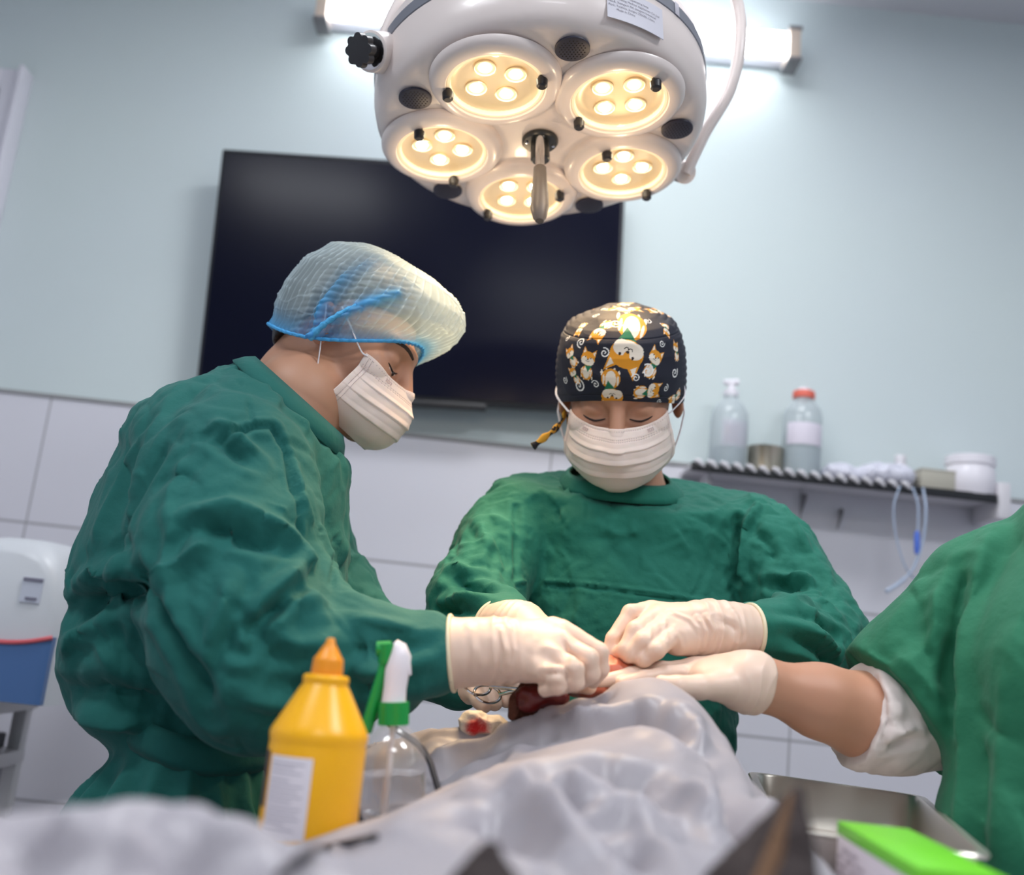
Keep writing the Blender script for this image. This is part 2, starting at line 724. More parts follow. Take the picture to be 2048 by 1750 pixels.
# ceiling panels
M_PANEL = mat('light_panel_diffuser', (1, 1, 1, 1), 0.5, emit=((0.95, 0.97, 1, 1), 2.0))
lbl = ['white ceiling light panel over the gowned person at the left', 'white ceiling light panel over the short-sleeved person at the right',
       'white ceiling light panel farthest from the television wall']
lbl = ['white ceiling light panel straight above the surgical lamp'] + lbl
for (x, y, _p), L in zip(PANELS, lbl):
    t = thing('ceiling_light', L, 'ceiling light', (x, y, 2.915), 'ceiling light panels')
    MB().box((x, y, 2.9), (1.24, 0.64, 0.028), bev=0.004).build('frame', M_FRAME, t)
    MB().box((x, y, 2.884), (1.16, 0.56, 0.006)).build('diffuser', M_PANEL, t, smooth=False)

# window frame at the left
wn = bpy.data.objects.new('window_1', None)
COL.objects.link(wn)
wn.location = (-1.65, WALL_Y, 1.4)
struct(wn)
x1, zt, zb = -1.335, 2.445, 1.66
f = MB()
f.box((x1 - 0.028, WALL_Y - 0.02, (zt + zb) / 2), (0.056, 0.045, zt - zb), bev=0.006)
f.box((x1 - 0.35, WALL_Y - 0.019, zt - 0.028), (0.7, 0.043, 0.056), bev=0.006)
f.box((x1 - 0.35, WALL_Y - 0.019, zb + 0.028), (0.7, 0.043, 0.056), bev=0.006)
f.box((x1 - 0.68, WALL_Y - 0.02, (zt + zb) / 2), (0.056, 0.045, zt - zb), bev=0.006)
f.box((x1 - 0.003, WALL_Y - 0.03, (zt + zb) / 2), (0.01, 0.06, zt - zb + 0.01), bev=0.002)
f.build('window_frame', M_FRAME, wn)
MB().box((x1 - 0.35, WALL_Y - 0.008, (zt + zb) / 2), (0.64, 0.012, zt - zb - 0.05)).build(
    'window_pane', mat('frosted_pane', srgb(203, 200, 213), 0.25), wn, smooth=False)
f = MB()
f.box((x1 - 0.071, WALL_Y - 0.022, (zt + zb) / 2), (0.01, 0.02, zt - zb - 0.1))
f.box((x1 - 0.34, WALL_Y - 0.022, zt - 0.062), (0.6, 0.02, 0.008))
f.build('window_gasket', mat('gasket_grey', srgb(150, 150, 160), .5), wn)

# television, hung slightly crooked
tvc = (at(437, 308, 2.29) + at(1248, 350, 2.29) + at(1232, 836, 2.31) + at(406, 772, 2.31)) / 4
tv = thing('television', 'large black flat screen television on the painted wall behind the surgeons', 'television', tvc)
TL, TR, BR, BL = [Vector(at(*q)) for q in ((437, 308, 2.285), (1248, 349, 2.285), (1233, 837, 2.31), (405, 773, 2.31))]
ex = ((TR - TL) + (BR - BL)).normalized()
ez = ((TL - BL) + (TR - BR))
ez = (ez - ex * ez.dot(ex)).normalized()
ey = ez.cross(ex)
RTV = Matrix((ex, ey, ez)).transposed()
W = ((TR - TL).length + (BR - BL).length) / 2
H = ((TL - BL).length + (TR - BR).length) / 2
c = Vector(tvc)
MB().box(c, (W, 0.03, H), RTV, 0.004).build('bezel', M_BLACK, tv)
MB().box(c - ey * 0.0155, (W - 0.018, 0.003, H - 0.026), RTV).build('screen', M_BLACKG, tv, smooth=False)
MB().box(c - ey * 0.008 - ez * (H / 2 + 0.004) + ex * 0.02, (0.34, 0.02, 0.016), RTV, .003).build('sensor_bar', M_BLACK, tv)
MB().box(c + ey * 0.03, (W * 0.55, 0.035, H * 0.6), RTV, .01).build('back_housing', M_BLACK, tv)
MB().box(c + ey * 0.0575, (0.3, 0.02, 0.3), RTV, .003).build('wall_bracket', M_BLACK, tv)

# tube lamp on the wall
ta, tb = Vector(at(655, 13, 2.3)), Vector(at(1578, 92, 2.3))
tl = thing('tube_light', 'long glowing white tube light fixed high on the painted wall above the television', 'wall light', (ta + tb) / 2)
dx = (tb - ta).normalized()
rz = Matrix((dx, Vector((0, 1, 0)), dx.cross(Vector((0, 1, 0))))).transposed()
L = (tb - ta).length
mid = (ta + tb) / 2
MB().box(mid + Vector((0, 0.045, 0)), (L + 0.03, 0.05, 0.05), rz, .006).build('housing', M_FRAME, tl)
M_TUBE = mat('tube_glow', (1, 1, 1, 1), .5, emit=((0.93, 0.98, 1, 1), 15))
for s in (1, -1):
    dz = rz @ Vector((0, 0, s * 0.024))
    MB().tube([ta + dx * 0.012 + dz, tb - dx * 0.012 + dz], 0.0125, 16).build('tube', M_TUBE, tl)
M_CAPB = mat('end_cap_beige', srgb(214, 196, 180), .45)
for q, s in ((ta, -1), (tb, 1)):
    e = MB().box(q + dx * s * 0.012 + Vector((0, 0.02, 0)), (0.03, 0.07, 0.088), rz, .004).build('end_cap', M_CAPB, tl)
    for z in (1, -1):
        k = MB()
        k.box(q + dx * s * 0.012 + Vector((0, 0.018, 0)) + rz @ Vector((0, 0, z * 0.044)), (0.036, 0.072, 0.010), rz, .002)
        k.build('clip', mat('clip_grey', srgb(120, 118, 122), .4), e)

# ================================================================== surgical lamp
LC = Vector((-0.0066, 1.39, 1.898))
LN = Vector((0.102, -0.121, -1)).normalized()          # the way the lamp shines
lx = LN.cross(Vector((0, 1, 0))).normalized()
ly = LN.cross(lx)
ML = frame_at(LC, LN, lx)                               # local +Z out of the face
R0 = 0.25
M_LAMPW = mat('lamp_white_enamel', srgb(228, 216, 212), 0.32, coat=.2)
M_LAMPG = mat('lamp_band_grey', srgb(120, 122, 132), 0.4)
lamp = thing('surgical_lamp', 'round white five-bulb surgical lamp glowing above the operating table', 'surgical lamp', LC)
prof = [(0.0, 0.0), (0.10, 0.0), (0.2, -0.001), (0.228, -0.004), (0.240, -0.011), (0.247, -0.022), (0.2505, -0.04),
        (0.251, -0.06), (0.251, -0.078)]
MB().lathe(prof, 96, ML).build('housing', M_LAMPW, lamp)
MB().lathe([(0.251, -0.078), (0.2525, -0.079), (0.2525, -0.097), (0.250, -0.098)], 96, ML).build('trim_band', M_LAMPG, lamp)
MB().lathe([(0.250, -0.098), (0.246, -0.12), (0.23, -0.15), (0.20, -0.175), (0.15, -0.195), (0.08, -0.205), (0, -0.207)], 96, ML).build('dome', M_LAMPW, lamp)
# pods
PH, RP = -1.10409852, -0.15039218
M_REFL = mat('reflector', srgb(240, 222, 188), 0.3, 0.35)
M_GLOW = mat('lamp_bulb_glow', (1, 1, 1, 1), .5, emit=((1, .88, .66, 1), 26))
M_RIM = mat('lens_rim_glow', srgb(250, 235, 200), .4, emit=((1, .86, .6, 1), .3))
M_KNOB = mat('knob_black', srgb(34, 33, 38), .4)
M_LENS = bpy.data.materials.new('lens_clear')
M_LENS.use_nodes = True
nt = M_LENS.node_tree
nt.nodes.clear()
o_ = nt.nodes.new('ShaderNodeOutputMaterial'); mx = nt.nodes.new('ShaderNodeMixShader')
t_ = nt.nodes.new('ShaderNodeBsdfTransparent'); g_ = nt.nodes.new('ShaderNodeBsdfGlossy')
g_.inputs['Roughness'].default_value = .05
mx.inputs[0].default_value = .06
nt.links.new(t_.outputs[0], mx.inputs[1]); nt.links.new(g_.outputs[0], mx.inputs[2]); nt.links.new(mx.outputs[0], o_.inputs[0])
FIELD = Vector((-0.05, 1.24, 1.08))
podc = []
for k in range(5):
    th = PH + k * 2 * PI / 5
    pc = ML @ Vector((RP * math.cos(th), RP * math.sin(th), 0))
    podc.append(pc)
    Mp = frame_at(pc, LN, lx)
    pod = MB().lathe([(0.0925, 0.0), (0.092, 0.004), (0.089, 0.009), (0.083, 0.013), (0.0745, 0.015), (0.070, 0.0145), (0.0685, 0.012),
                      (0.0675, 0.004)], 64, Mp).build('lamp_pod', M_LAMPW, lamp)
    MB().lathe([(0.0675, 0.011), (0.0635, 0.0115), (0.063, 0.006), (0.060, 0.001), (0.0675, 0.0)], 64, Mp).build('lens_rim', M_RIM, pod)
    MB().lathe([(0.063, 0.0075), (0.055, 0.0012), (0.045, -0.0), (0.0, -0.0)][0:0] + [(0.0635, 0.009), (0.045, 0.0095), (0, 0.0098)], 48, Mp).build('lens', M_LENS, pod)
    # reflector bowl sunk in the pod
    MB().lathe([(0.0635, 0.006), (0.060, 0.0025), (0.05, 0.0008), (0.03, 0.0004), (0, 0.0004)], 48, Mp).build('reflector', M_REFL, pod)
    for q in range(4):
        a = 0.5 + k * .9 + q * PI / 2
        bc = Mp @ Vector((0.031 * math.cos(a), 0.031 * math.sin(a), 0.0))
        Mb = frame_at(bc, LN)
        bl = MB().lathe([(0.015, 0.0), (0.016, 0.003), (0.0148, 0.0036), (0.0138, 0.002), (0.010, 0.002)], 24, Mb).build('bulb_ring', M_REFL, pod)
        MB().lathe([(0.0085, 0.001), (0.0078, 0.004), (0.004, 0.0062), (0, 0.0066)], 20, Mb).build('bulb', M_GLOW, pod)
    # retaining knobs
    for a in (0.35 + k * 1.7, 0.35 + k * 1.7 + 2.9):
        kc = Mp @ Vector((0.0665 * math.cos(a), 0.0665 * math.sin(a), 0.012))
        MB().lathe([(0, 0.017), (0.005, 0.017), (0.0075, 0.0145), (0.008, 0.005), (0.0055, 0.004), (0.0055, 0)], 16, frame_at(kc, LN)).build('retaining_knob', M_KNOB, pod)
    # its light: beam towards the table; added point below lens lights bowl and face
    sl = bpy.data.lights.new('lamp_beam', 'SPOT')
    sl.energy = 9.0
    sl.color = (1, .68, .36)
    sl.spot_size = math.radians(62)
    sl.spot_blend = 1.0
    sl.shadow_soft_size = 0.05
    so = bpy.data.objects.new('lamp_beam', sl)
    COL.objects.link(so)
    so.location = pc + LN * 0.045
    so.rotation_euler = (FIELD - so.location).to_track_quat('-Z', 'Y').to_euler()
    pl = bpy.data.lights.new('lamp_face_fill', 'POINT')
    pl.energy = 0.24
    pl.color = (1, .72, .42)
    pl.shadow_soft_size = 0.01
    po = bpy.data.objects.new('lamp_face_fill', pl)
    COL.objects.link(po)
    po.location = pc + LN * 0.075
# vents between the pods
M_VENT = mat('vent_dark', srgb(38, 38, 58), .5)
M_HOLE = mat('vent_hole', srgb(8, 8, 12), .8)
for k in range(5):
    th = PH + (k + .5) * 2 * PI / 5
    vc = ML @ Vector((RP * 1.36 * math.cos(th), RP * 1.36 * math.sin(th), 0))
    Mv = frame_at(vc, LN, lx)
    vt = MB().lathe([(0.0235, 0), (0.0235, 0.0025), (0.0215, 0.0035), (0, 0.003)], 32, Mv).build('vent', M_VENT, lamp)
    hh = MB()
    for a in range(-4, 5):
        for b in range(-4, 5):
            x, y = a * .0048 + (b % 2) * .0024, b * .0042
            if x * x + y * y < .0175 ** 2:
                hh.lathe([(0.0011, 0.0034), (0, 0.0037)], 8, Mv @ Matrix.Translation((x, y, 0.0001)))
    hh.build('vent_hole', M_HOLE, vt)
# centre handle
Hc = ML @ Vector((0, 0, 0.002))
MB().lathe([(0.0275, 0), (0.0275, 0.004), (0.025, 0.007), (0.014, 0.0075), (0.0145, 0.034), (0.0125, 0.036), (0, 0.036)], 36, frame_at(Hc, LN)).build(
    'handle_socket', mat('socket_black', srgb(38, 40, 40), .35), lamp)
for q in range(4):
    a = q * PI / 2 + .6
    MB().lathe([(0.0026, 0.0068), (0.0024, 0.0085), (0, 0.009)], 12, frame_at(frame_at(Hc, LN) @ Vector((0.0205 * math.cos(a), 0.0205 * math.sin(a), 0)), LN)).build('socket_screw', M_CHROME, lamp)
h0 = Hc + LN * 0.03
hd = (Vector(at(1080, 440, 1.335)) - Vector(at(1080, 270, 1.37))).normalized()
h0 = Vector(at(1080, 272, 1.372))
h1 = Vector(at(1080, 335, 1.36)); h2 = Vector(at(1079, 442, 1.335))
MB().tube([Hc + LN * .03, h0 + (h1 - h0) * .1, h1 + (h2 - h1) * .1], 0.0068, 20).build('handle_rod', M_CHROME, lamp)
gr = MB().tube([h1 + (h2 - h1) * t for t in (0, .02, .25, .5, .75, .93, 1)], [.008, .0095, .0105, .0125, .0135, .010, .006], 24)
gr.build('handle_grip', mat('grip_grey_brown', srgb(104, 96, 92), .45), lamp)
# side pivot and black turning knob at the left
pv = ML @ Vector((0, 0, -0.045))
kL = Vector(at(757, 105, 1.28)); kE = Vector(at(704, 98, 1.235))
dk = (kE - kL).normalized()
MB().tube([kL - dk * 0.03, kL - dk * .002, kL, kL + dk * 0.018, kL + dk * .0195], [.029, .029, .028, .028, .025], 32).build('pivot_boss', M_LAMPW, lamp)
MB().tube([kL + dk * .018, kL + dk * .0205, kL + dk * .021], [.0245, .0245, .022], 32).build('pivot_washer', M_CHROME, lamp)
kn = MB()
kn.tube([kL + dk * .02, kL + dk * .036], .011, 20)
pts, rr = [], []
base = kL + dk * .034
for i in range(8):
    a = i * PI / 4
    Mk = frame_at(base, dk)
    kn.tube([Mk @ Vector((.0165 * math.cos(a), .0165 * math.sin(a), 0)), Mk @ Vector((.0165 * math.cos(a), .0165 * math.sin(a), .012))], .0065, 12)
kn.lathe([(0, 0), (.019, 0), (.019, .012), (.0, .0135)], 32, frame_at(base, dk))
kn.build('turning_knob', M_KNOB, lamp)
# yoke: left stub up from the boss, curved tube at the right
yk = MB()
yk.tube(catmull([at(762, 110, 1.29), at(790, 40, 1.30), at(822, -20, 1.31), at(880, -120, 1.34), at(1000, -230, 1.38), at(1180, -260, 1.42)], 30), .0145, 16, flat=.75)
yk.tube(catmull([at(1372, 346, 1.50), at(1412, 262, 1.47), at(1460, 180, 1.45), at(1480, 90, 1.44), at(1476, 10, 1.44), at(1440, -90, 1.43), at(1350, -190, 1.43), at(1180, -260, 1.42)], 44), .0095, 16)
yk.tube([at(1330, 330, 1.56), at(1372, 346, 1.5)], [.02, .018], 20)
yk.build('yoke', M_LAMPW, lamp)
MB().tube([at(1180, -262, 1.42), (0.09, 1.42, 2.92)], .02, 20).build('ceiling_arm', M_LAMPW, lamp)
# printed label on the side of the housing
def lamp_side(ang, z, r=0.2516):
    return ML @ Vector((r * math.cos(ang), r * math.sin(ang), z))

# ================================================================== people: builders
M_SKIN = mat('skin', srgb(196, 146, 118), 0.5, sss=0.12, bump=[(60, .12, .002)], var=(srgb(184, 130, 104), 9))
M_HAIR = mat('hair_black', srgb(22, 19, 19), 0.5, bump=[(300, .6, .002)])
M_MASK = mat('mask_white_peach_lit', srgb(244, 220, 210), 0.75, bump=[(900, .25, .0004)], sss=.15)  # peach of the warm bounce light is put into the white cloth's colour
M_LOOP = mat('ear_loop_white', srgb(235, 230, 235), 0.6)
M_PRINT = mat('mask_print_grey', srgb(196, 172, 172), .6)
M_LATEX = mat('latex_cream', srgb(228, 200, 182), 0.42, sss=.12, bump=[(40, .15, .003)])
M_LATEXR = mat('latex_rim_cream', srgb(232, 218, 186), 0.4)
M_LASH = mat('eyelash_dark', srgb(40, 22, 18), .6)
M_BROW = mat('eyebrow_dark', srgb(62, 44, 38), .7)
M_PINK = mat('eye_white', srgb(225, 215, 210), .2)


def gown_mat(name, col, col2):
    m = mat(name, col, 0.82, sheen=.06, bump=[(75, .35, .0035), (1400, .22, .0006)], var=(col2, 5))
    return m

M_GOWN_A = gown_mat('gown_teal_green', srgb(4, 100, 92), srgb(6, 90, 86))
M_GOWN_B = gown_mat('gown_mid_green', srgb(8, 110, 90), srgb(10, 98, 84))
M_GOWN_C = gown_mat('gown_leaf_green', srgb(24, 112, 78), srgb(20, 102, 74))


def head_sdf(q):
    """Head in its own frame: face towards -y, up +z, origin between the ears. Metres."""
    a = np.abs(q[:, 0])
    p = np.stack([a, q[:, 1], q[:, 2]], 1)
    d = s_ell(q, (0, .018, .035), (.077, .095, .083))
    d = smin(d, s_ell(q, (0, -.030, -.025), (.066, .062, .088)), .03)
    d = smin(d, s_cone(p, (.050, .0, -.058), (.012, -.072, -.098), .020, .018), .025)
    d = smin(d, s_ell(p, (.040, -.060, -.022), (.026, .026, .022)), .022)
    d = smin(d, s_cone(p, (.008, -.086, .024), (.044, -.070, .026), .012, .011), .012)
    d = smax(d, -s_ell(p, (.032, -.104, .004), (.019, .016, .012)), .012)
    d = smin(d, s_ell(p, (.032, -.0735, .003), (.017, .0145, .0125)), .005)
    d = smin(d, s_cone(q, (0, -.090, .012), (0, -.110, -.026), .0085, .0115), .012)
    d = smin(d, s_ell(p, (.013, -.100, -.030), (.0085, .010, .008)), .008)
    d = smin(d, s_ell(q, (0, -.094, -.058), (.024, .010, .010)), .01)
    # ears
    E = Matrix.Rotation(math.radians(-18), 3, 'X') @ Matrix.Rotation(math.radians(22), 3, 'Z')
    E = np.array(E)
    e = s_ell(p, (.083, .012, -.004), (.007, .019, .031), E)
    e = smax(e, -s_ell(p, (.090, .008, .0), (.008, .011, .019), E), .005)
    d = smin(d, e, .006)
    d = smin(d, s_cone(q, (0, .028, -.05), (0, .034, -.10), .056, .055), .03)
    return d


def head_frame(center, face, up, scale=1.0):
    f = Vector(face).normalized()
    u = Vector(up)
    u = (u - f * u.dot(f)).normalized()
    x = (-f).cross(u)                        # local x = y cross z, with y = -face
    y = -f
    x = y.cross(u)
    M = Matrix(((x.x, y.x, u.x), (x.y, y.y, u.y), (x.z, y.z, u.z)))
    return np.array(M) * scale, np.array([float(c) for c in center])


def xf(F, p):
    A, c = F
    return np.asarray(p, float) @ A.T + c


def inv(F, p):
    A, c = F
    s = np.linalg.norm(A[:, 0])
    return ((p - c) @ A) / (s * s)


def body_mesh(F, neck_to, limbs, extra=None, h=.0028):
    """Head, neck, trunk and limbs as one surface. limbs: list of chains (point, radius)."""
    s = np.linalg.norm(F[0][:, 0])
    nb = xf(F, (0, .032, -.085))
    nt = np.asarray(neck_to[0], float)
    def fn(p):
        d = head_sdf(inv(F, p)) * s
        d = smin(d, s_cone(p, nb, nt, .056 * s, neck_to[1]), .02)
        for L in limbs:
            d = smin(d, s_chain(p, L), .02)
        return d
    pts = [F[1]] + [np.asarray(q[0]) for L in limbs for q in L]
    # fine at the head, coarser below; each a closed surface that runs into the next at the collar
    lo = F[1] - .17 * s
    hi = F[1] + .17 * s
    lo[2] = min(lo[2], nt[2] - .02)
    lo[:2] = np.minimum(lo[:2], nt[:2] - .09)
    hi[:2] = np.maximum(hi[:2], nt[:2] + .09)
    v1, f1 = sdf_grid(fn, lo, hi, .0022)
    allp = np.array(pts)
    lo2 = allp.min(0) - .16
    hi2 = allp.max(0) + .16
    hi2[2] = nt[2] + .03
    def fn2(p):
        d = None
        for L in limbs:
            e = s_chain(p, L)
            d = e if d is None else smin(d, e, .03)
        return smin(d, s_cone(p, nb, nt, .054 * s, neck_to[1]), .02)
    v2, f2 = sdf_grid(fn2, lo2, hi2, .007)
    v1 = relax(v1, f1, 1)
    v2 = relax(v2, f2, 2)
    return np.concatenate([v1, v2]), np.concatenate([f1, f2 + len(v1)])


def spline_grid(rows, nu, nv):
    """rows: list of rows of 3-D points -> smooth (nu along row, nv rows) grid."""
    A = np.array([catmull(r, nu) for r in rows])           # rows x nu x 3
    return np.array([catmull(A[:, i], nv) for i in range(nu)])  # nu x nv x 3


MASK_HALF = [  # centre -> side, from the nose bridge down to below the chin
    [(0, -.1150, -.014), (.016, -.108, -.014), (.034, -.097, -.014), (.053, -.080, -.010), (.067, -.056, -.004)],
    [(0, -.130, -.032), (.018, -.122, -.032), (.038, -.108, -.032), (.059, -.083, -.029), (.0715, -.056, -.024)],
    [(0, -.136, -.050), (.020, -.129, -.050), (.042, -.113, -.050), (.065, -.081, -.048), (.0765, -.053, -.044)],
    [(0, -.133, -.072), (.020, -.128, -.072), (.044, -.112, -.072), (.066, -.078, -.070), (.0785, -.048, -.066)],
    [(0, -.122, -.095), (.018, -.117, -.096), (.038, -.101, -.095), (.060, -.071, -.088), (.075, -.040, -.080)],
    [(0, -.100, -.110), (.014, -.095, -.110), (.030, -.082, -.107), (.047, -.056, -.101), (.061, -.028, -.092)],
]


def push_out(v, m):
    """Move points of the head's frame that lie closer than m to the skin out to it."""
    v = np.array(v, float)
    for _ in range(4):
        d = head_sdf(v)
        e = .0008
        g = np.stack([head_sdf(v + np.eye(3)[i] * e) - head_sdf(v - np.eye(3)[i] * e) for i in range(3)], 1) / (2 * e)
        g /= np.maximum(np.linalg.norm(g, axis=1), 1e-6)[:, None]
        v = v + g * np.clip(m - d, 0, .02)[:, None]
    return v


def make_mask(F, root, drop=0.0, flare=0.0, seed=0):
    rows = []
    for r in MASK_HALF:
        rr = [(-x, y, z) for x, y, z in r[::-1]] + r[1:]
        rows.append([(x * (1 + flare * .1), y, z - drop) for x, y, z in rr])
    nu, nv = 150, 110
    G = spline_grid(rows, nu, nv)
    uu = np.linspace(-1, 1, nu)[:, None]
    vv = np.linspace(0, 1, nv)[None, :]
    # pleats (three steps across the middle), fading into the side seams, plus soft wrinkles
    pl = np.zeros((nu, nv))
    for c in (.30, .47, .64):
        t = (vv - c - .05 * np.abs(uu) ** 2 * (c - .5)) / .055
        pl += np.where((t > -1) & (t < .22), (t + 1) / 1.22, 0) * np.clip((1 - np.abs(uu)) * 3, 0.25, 1)
    v = G.reshape(-1, 3)
    f = grid_faces(nu, nv)
    n = vnormals(v, f)
    if n[(nu // 2) * nv + 20, 1] > 0:
        f = f[:, ::-1]
        n = -n
    wr = noise(v * np.array([30, 30, 55]) + seed, 3) * .0011 + noise(v * 90 + seed, 4) * .0004
    seam = -.0007 * np.exp(-((vv - .035) / .008) ** 2) - .0007 * np.exp(-((vv - .14) / .006) ** 2) - .0007 * np.exp(-((vv - .165) / .006) ** 2)
    seam = seam + -.0008 * np.exp(-((np.abs(uu) - .93) / .008) ** 2)
    v = v + n * (pl.ravel() * .0022 + wr + np.broadcast_to(seam, (nu, nv)).ravel())[:, None]
    v = push_out(v, .0016)
    Gs = v.reshape(nu, nv, 3)
    v, f = solid_sheet(v, f, .0014)
    o = pymesh('face_mask', xf(F, v), f, M_MASK, root)
    # rows of heat-sealed dots along the top edge and sides
    mb = MB()
    mb.cur = 0
    s = np.linalg.norm(F[0][:, 0])
    Gv = Gs
    Gn = n.reshape(nu, nv, 3)
    def dots(path, every=3):
        for i in path[::every]:
            c0 = Gv[i] + Gn[i] * .0013
            c = xf(F, c0)
            nn = F[0] @ Gn[i]
            mb.lathe([(.0006 * s, 0), (.0004 * s, .0003), (0, .0004)], 6, frame_at(c, nn))
    dots([(i, 4) for i in range(3, nu - 3)])
    dots([(i, 15) for i in range(3, nu - 3)])
    dots([(i, 18) for i in range(3, nu - 3)])
    for e in (5, 8, nu - 6, nu - 9):
        dots([(e, j) for j in range(4, nv - 4)], 2)
    st = mb.build('stitching', M_PRINT, o)
    # printed marks near the two top corners
    for sx in (-1, 1):
        i = nu // 2 + sx * 45
        c = xf(F, Gv[i, 9] + Gn[i, 9] * .0016)
        nn = F[0] @ Gn[i, 9]
        xd = F[0] @ (Gv[i + 4, 9] - Gv[i - 4, 9])
        # characters run the way the wearer's mask shows them to a viewer in front
        Mt = frame_at(c, nn, xd)
        t = text_mesh('print', '3D3', .0072, Mt @ Matrix.Translation((-.007, -.0025, 0)), M_PRINT, o)
    # ear loops: from the upper and lower side corners up and back to the ear
    for sx in (-1, 1):
        e = 0 if sx < 0 else nu - 1
        up_, lw = Gv[e, 3], Gv[e, nv - 8]
        for a_, b_ in ((up_, (sx * .088, .000, .026)), (lw, (sx * .087, .020, .020))):
            mid_ = (np.asarray(a_) + np.asarray(b_)) / 2 + np.array([sx * .013, 0, 0])
            pts = catmull([a_ + np.array([sx * .001, -.004, 0]), a_ + np.array([sx * .006, .005, .001]), mid_, b_], 16)
            pts = push_out(pts, .0022)
            lp = MB().tube([xf(F, q) for q in pts], .0016 * s, 8, flat=.6)
            lp.build('ear_loop', M_LOOP, o)
    return o


def eye_details(F, root, side, openness=0.0, brow_=True):
    """Lash line, lid crease and, if a little open, a slit of eye, on the real lid surface."""
    s = np.linalg.norm(F[0][:, 0])
    def surf(x, z):
        ys = np.linspace(-.11, -.05, 200)
        P = np.stack([np.full(200, x), ys, np.full(200, z)], 1)
        d = head_sdf(P)
        k = np.argmax(d < 0)
        return np.array([x, ys[k] - .0006, z])
    lash, crease = [], []
    for t in np.linspace(-1, 1, 17):
        x = side * (.032 + .0155 * t)
        zl = -.0065 - .0035 * (1 - t * t) + .0025 * (t if t > 0 else 0)
        lash.append(surf(x, zl))
        crease.append(surf(x, .0075 + .002 * (1 - t * t) * 1.5))
    r = [.0003 + .0011 * (1 - t * t) ** .5 for t in np.linspace(-.98, .98, 17)]
    MB().tube([xf(F, q) for q in lash], [q * s for q in r], 8).build('eyelashes', M_LASH, root)
    brow = []
    for t in np.linspace(-1, 1, 13):
        x = side * (.033 + .0215 * t)
        brow.append(surf(x, .0225 + .005 * (1 - t * t) + .001 * t) + np.array([0, .0008, 0]))
    rb = [(.0008 + .0022 * (1 - (t * .9) ** 2) ** .5) * s for t in np.linspace(-1, 1, 13)]
    if brow_:
        MB().tube([xf(F, q) for q in brow], rb, 10, flat=.5).build('eyebrow', M_BROW, root)
    if openness:
        MB().tube([xf(F, q + np.array([0, .0008, -.0025])) for q in lash[2:-2]], .0015 * s, 8).build('eye', M_PINK, root)
        MB().lathe([(.0034, 0), (.003, .001), (0, .0014)], 16, frame_at(xf(F, lash[8] + np.array([0, -.0016, -.0022])), F[0] @ np.array([0, -1, 0]))).build('iris', M_LASH, root)


def make_hand(root, name, palm, fingers, cuff, mats=(None, None), creases_=None, wrinkle=.0012, rim=True, label=None, h=.0016, k=.006, seed=0):
    """palm: cones [(a,ra,b,rb)], fingers: lists of (point, radius), cuff: chain whose last point is the cuff's open end."""
    pts = [np.asarray(q[i]) for q in palm for i in (0, 2)] + [np.asarray(q[0]) for L in fingers for q in L] + [np.asarray(q[0]) for q in cuff]
    P = np.array(pts)
    lo, hi = P.min(0) - .055, P.max(0) + .055
    e0, e1 = np.asarray(cuff[-2][0], float), np.asarray(cuff[-1][0], float)
    axd = (e1 - e0) / np.linalg.norm(e1 - e0)
    def fn(p):
        d = None
        for a_, ra, b_, rb in palm:
            e = s_cone(p, a_, b_, ra, rb)
            d = e if d is None else smin(d, e, .014)
        c = s_chain(p, cuff, .015)
        c = smax(c, (p - e1) @ axd, .002)
        d = smin(d, c, .016)
        g = None
        for L in fingers:
            e = s_chain(p, L, .004)
            g = e if g is None else smin(g, e, .0022)
        return smin(d, g, k)
    v, f = sdf_grid(fn, lo, hi, h)
    v = relax(v, f, 1)
    n = vnormals(v, f)
    # latex wrinkles: rings across the wrist and cuff, faint over the palm
    c0 = np.asarray(cuff[0][0], float)
    tt = (v - c0) @ axd
    wz = np.clip(1 - np.abs(tt) / .045, 0.12, 1)
    ph = tt * 420 + noise(v * 25, seed + 5) * 4.5
    v = v + n * (wrinkle * wz * (1 - np.abs(np.sin(ph * .5)) * 2) + noise(v * 60, seed) * .0006)[:, None]
    if creases_:
        v = creases(v, f, creases_)
    o = pymesh(name, v, f, M_LATEX, root)
    if label:
        o['label'] = label
    if rim:
        Mr = frame_at(e1, axd)
        ring = [Mr @ Vector(((cuff[-1][1] + .0006) * math.cos(a), (cuff[-1][1] + .0006) * math.sin(a), -.001)) for a in np.linspace(0, 2 * PI, 49)]
        MB().tube(ring, .0026, 10, cap=False).build('rolled_rim', M_LATEXR, o)
    return o


def make_gown(root, fn, lo, hi, m, folds, post=None, h=.0038, name='gown', keep=(), cr=1.0):
    v, f = sdf_grid(fn, lo, hi, h)
    v = relax(v, f, 2)
    n = vnormals(v, f)
    v = folds(v, n)
    n = vnormals(v, f)
    ok = v[:, 2] > .95
    for q in keep:
        ok &= np.linalg.norm(v - q, axis=1) > .085
    v = crumple(v, f, n, int(260 * cr), .0030, .0042, 5, where=ok)
    v = crumple(v, f, n, int(70 * cr), .0055, .0065, 6, (.07, .13), where=ok)
    if post:
        w_ = creases(v, f, post)
        k_ = np.ones(len(v))
        for q in keep:
            k_ = np.minimum(k_, np.clip((np.linalg.norm(v - q, axis=1) - .035) / .05, 0, 1))
        v = v + (w_ - v) * k_[:, None]
    return pymesh(name, v, f, m, root)


def ring_pts(c, nrm, xdir, ru, rv, n=64, dz=None):
    M = frame_at(c, nrm, xdir)
    return [np.array(M @ Vector((ru * math.cos(a), rv * math.sin(a), dz(a) if dz else 0))) for a in np.linspace(0, 2 * PI, n, endpoint=False)]


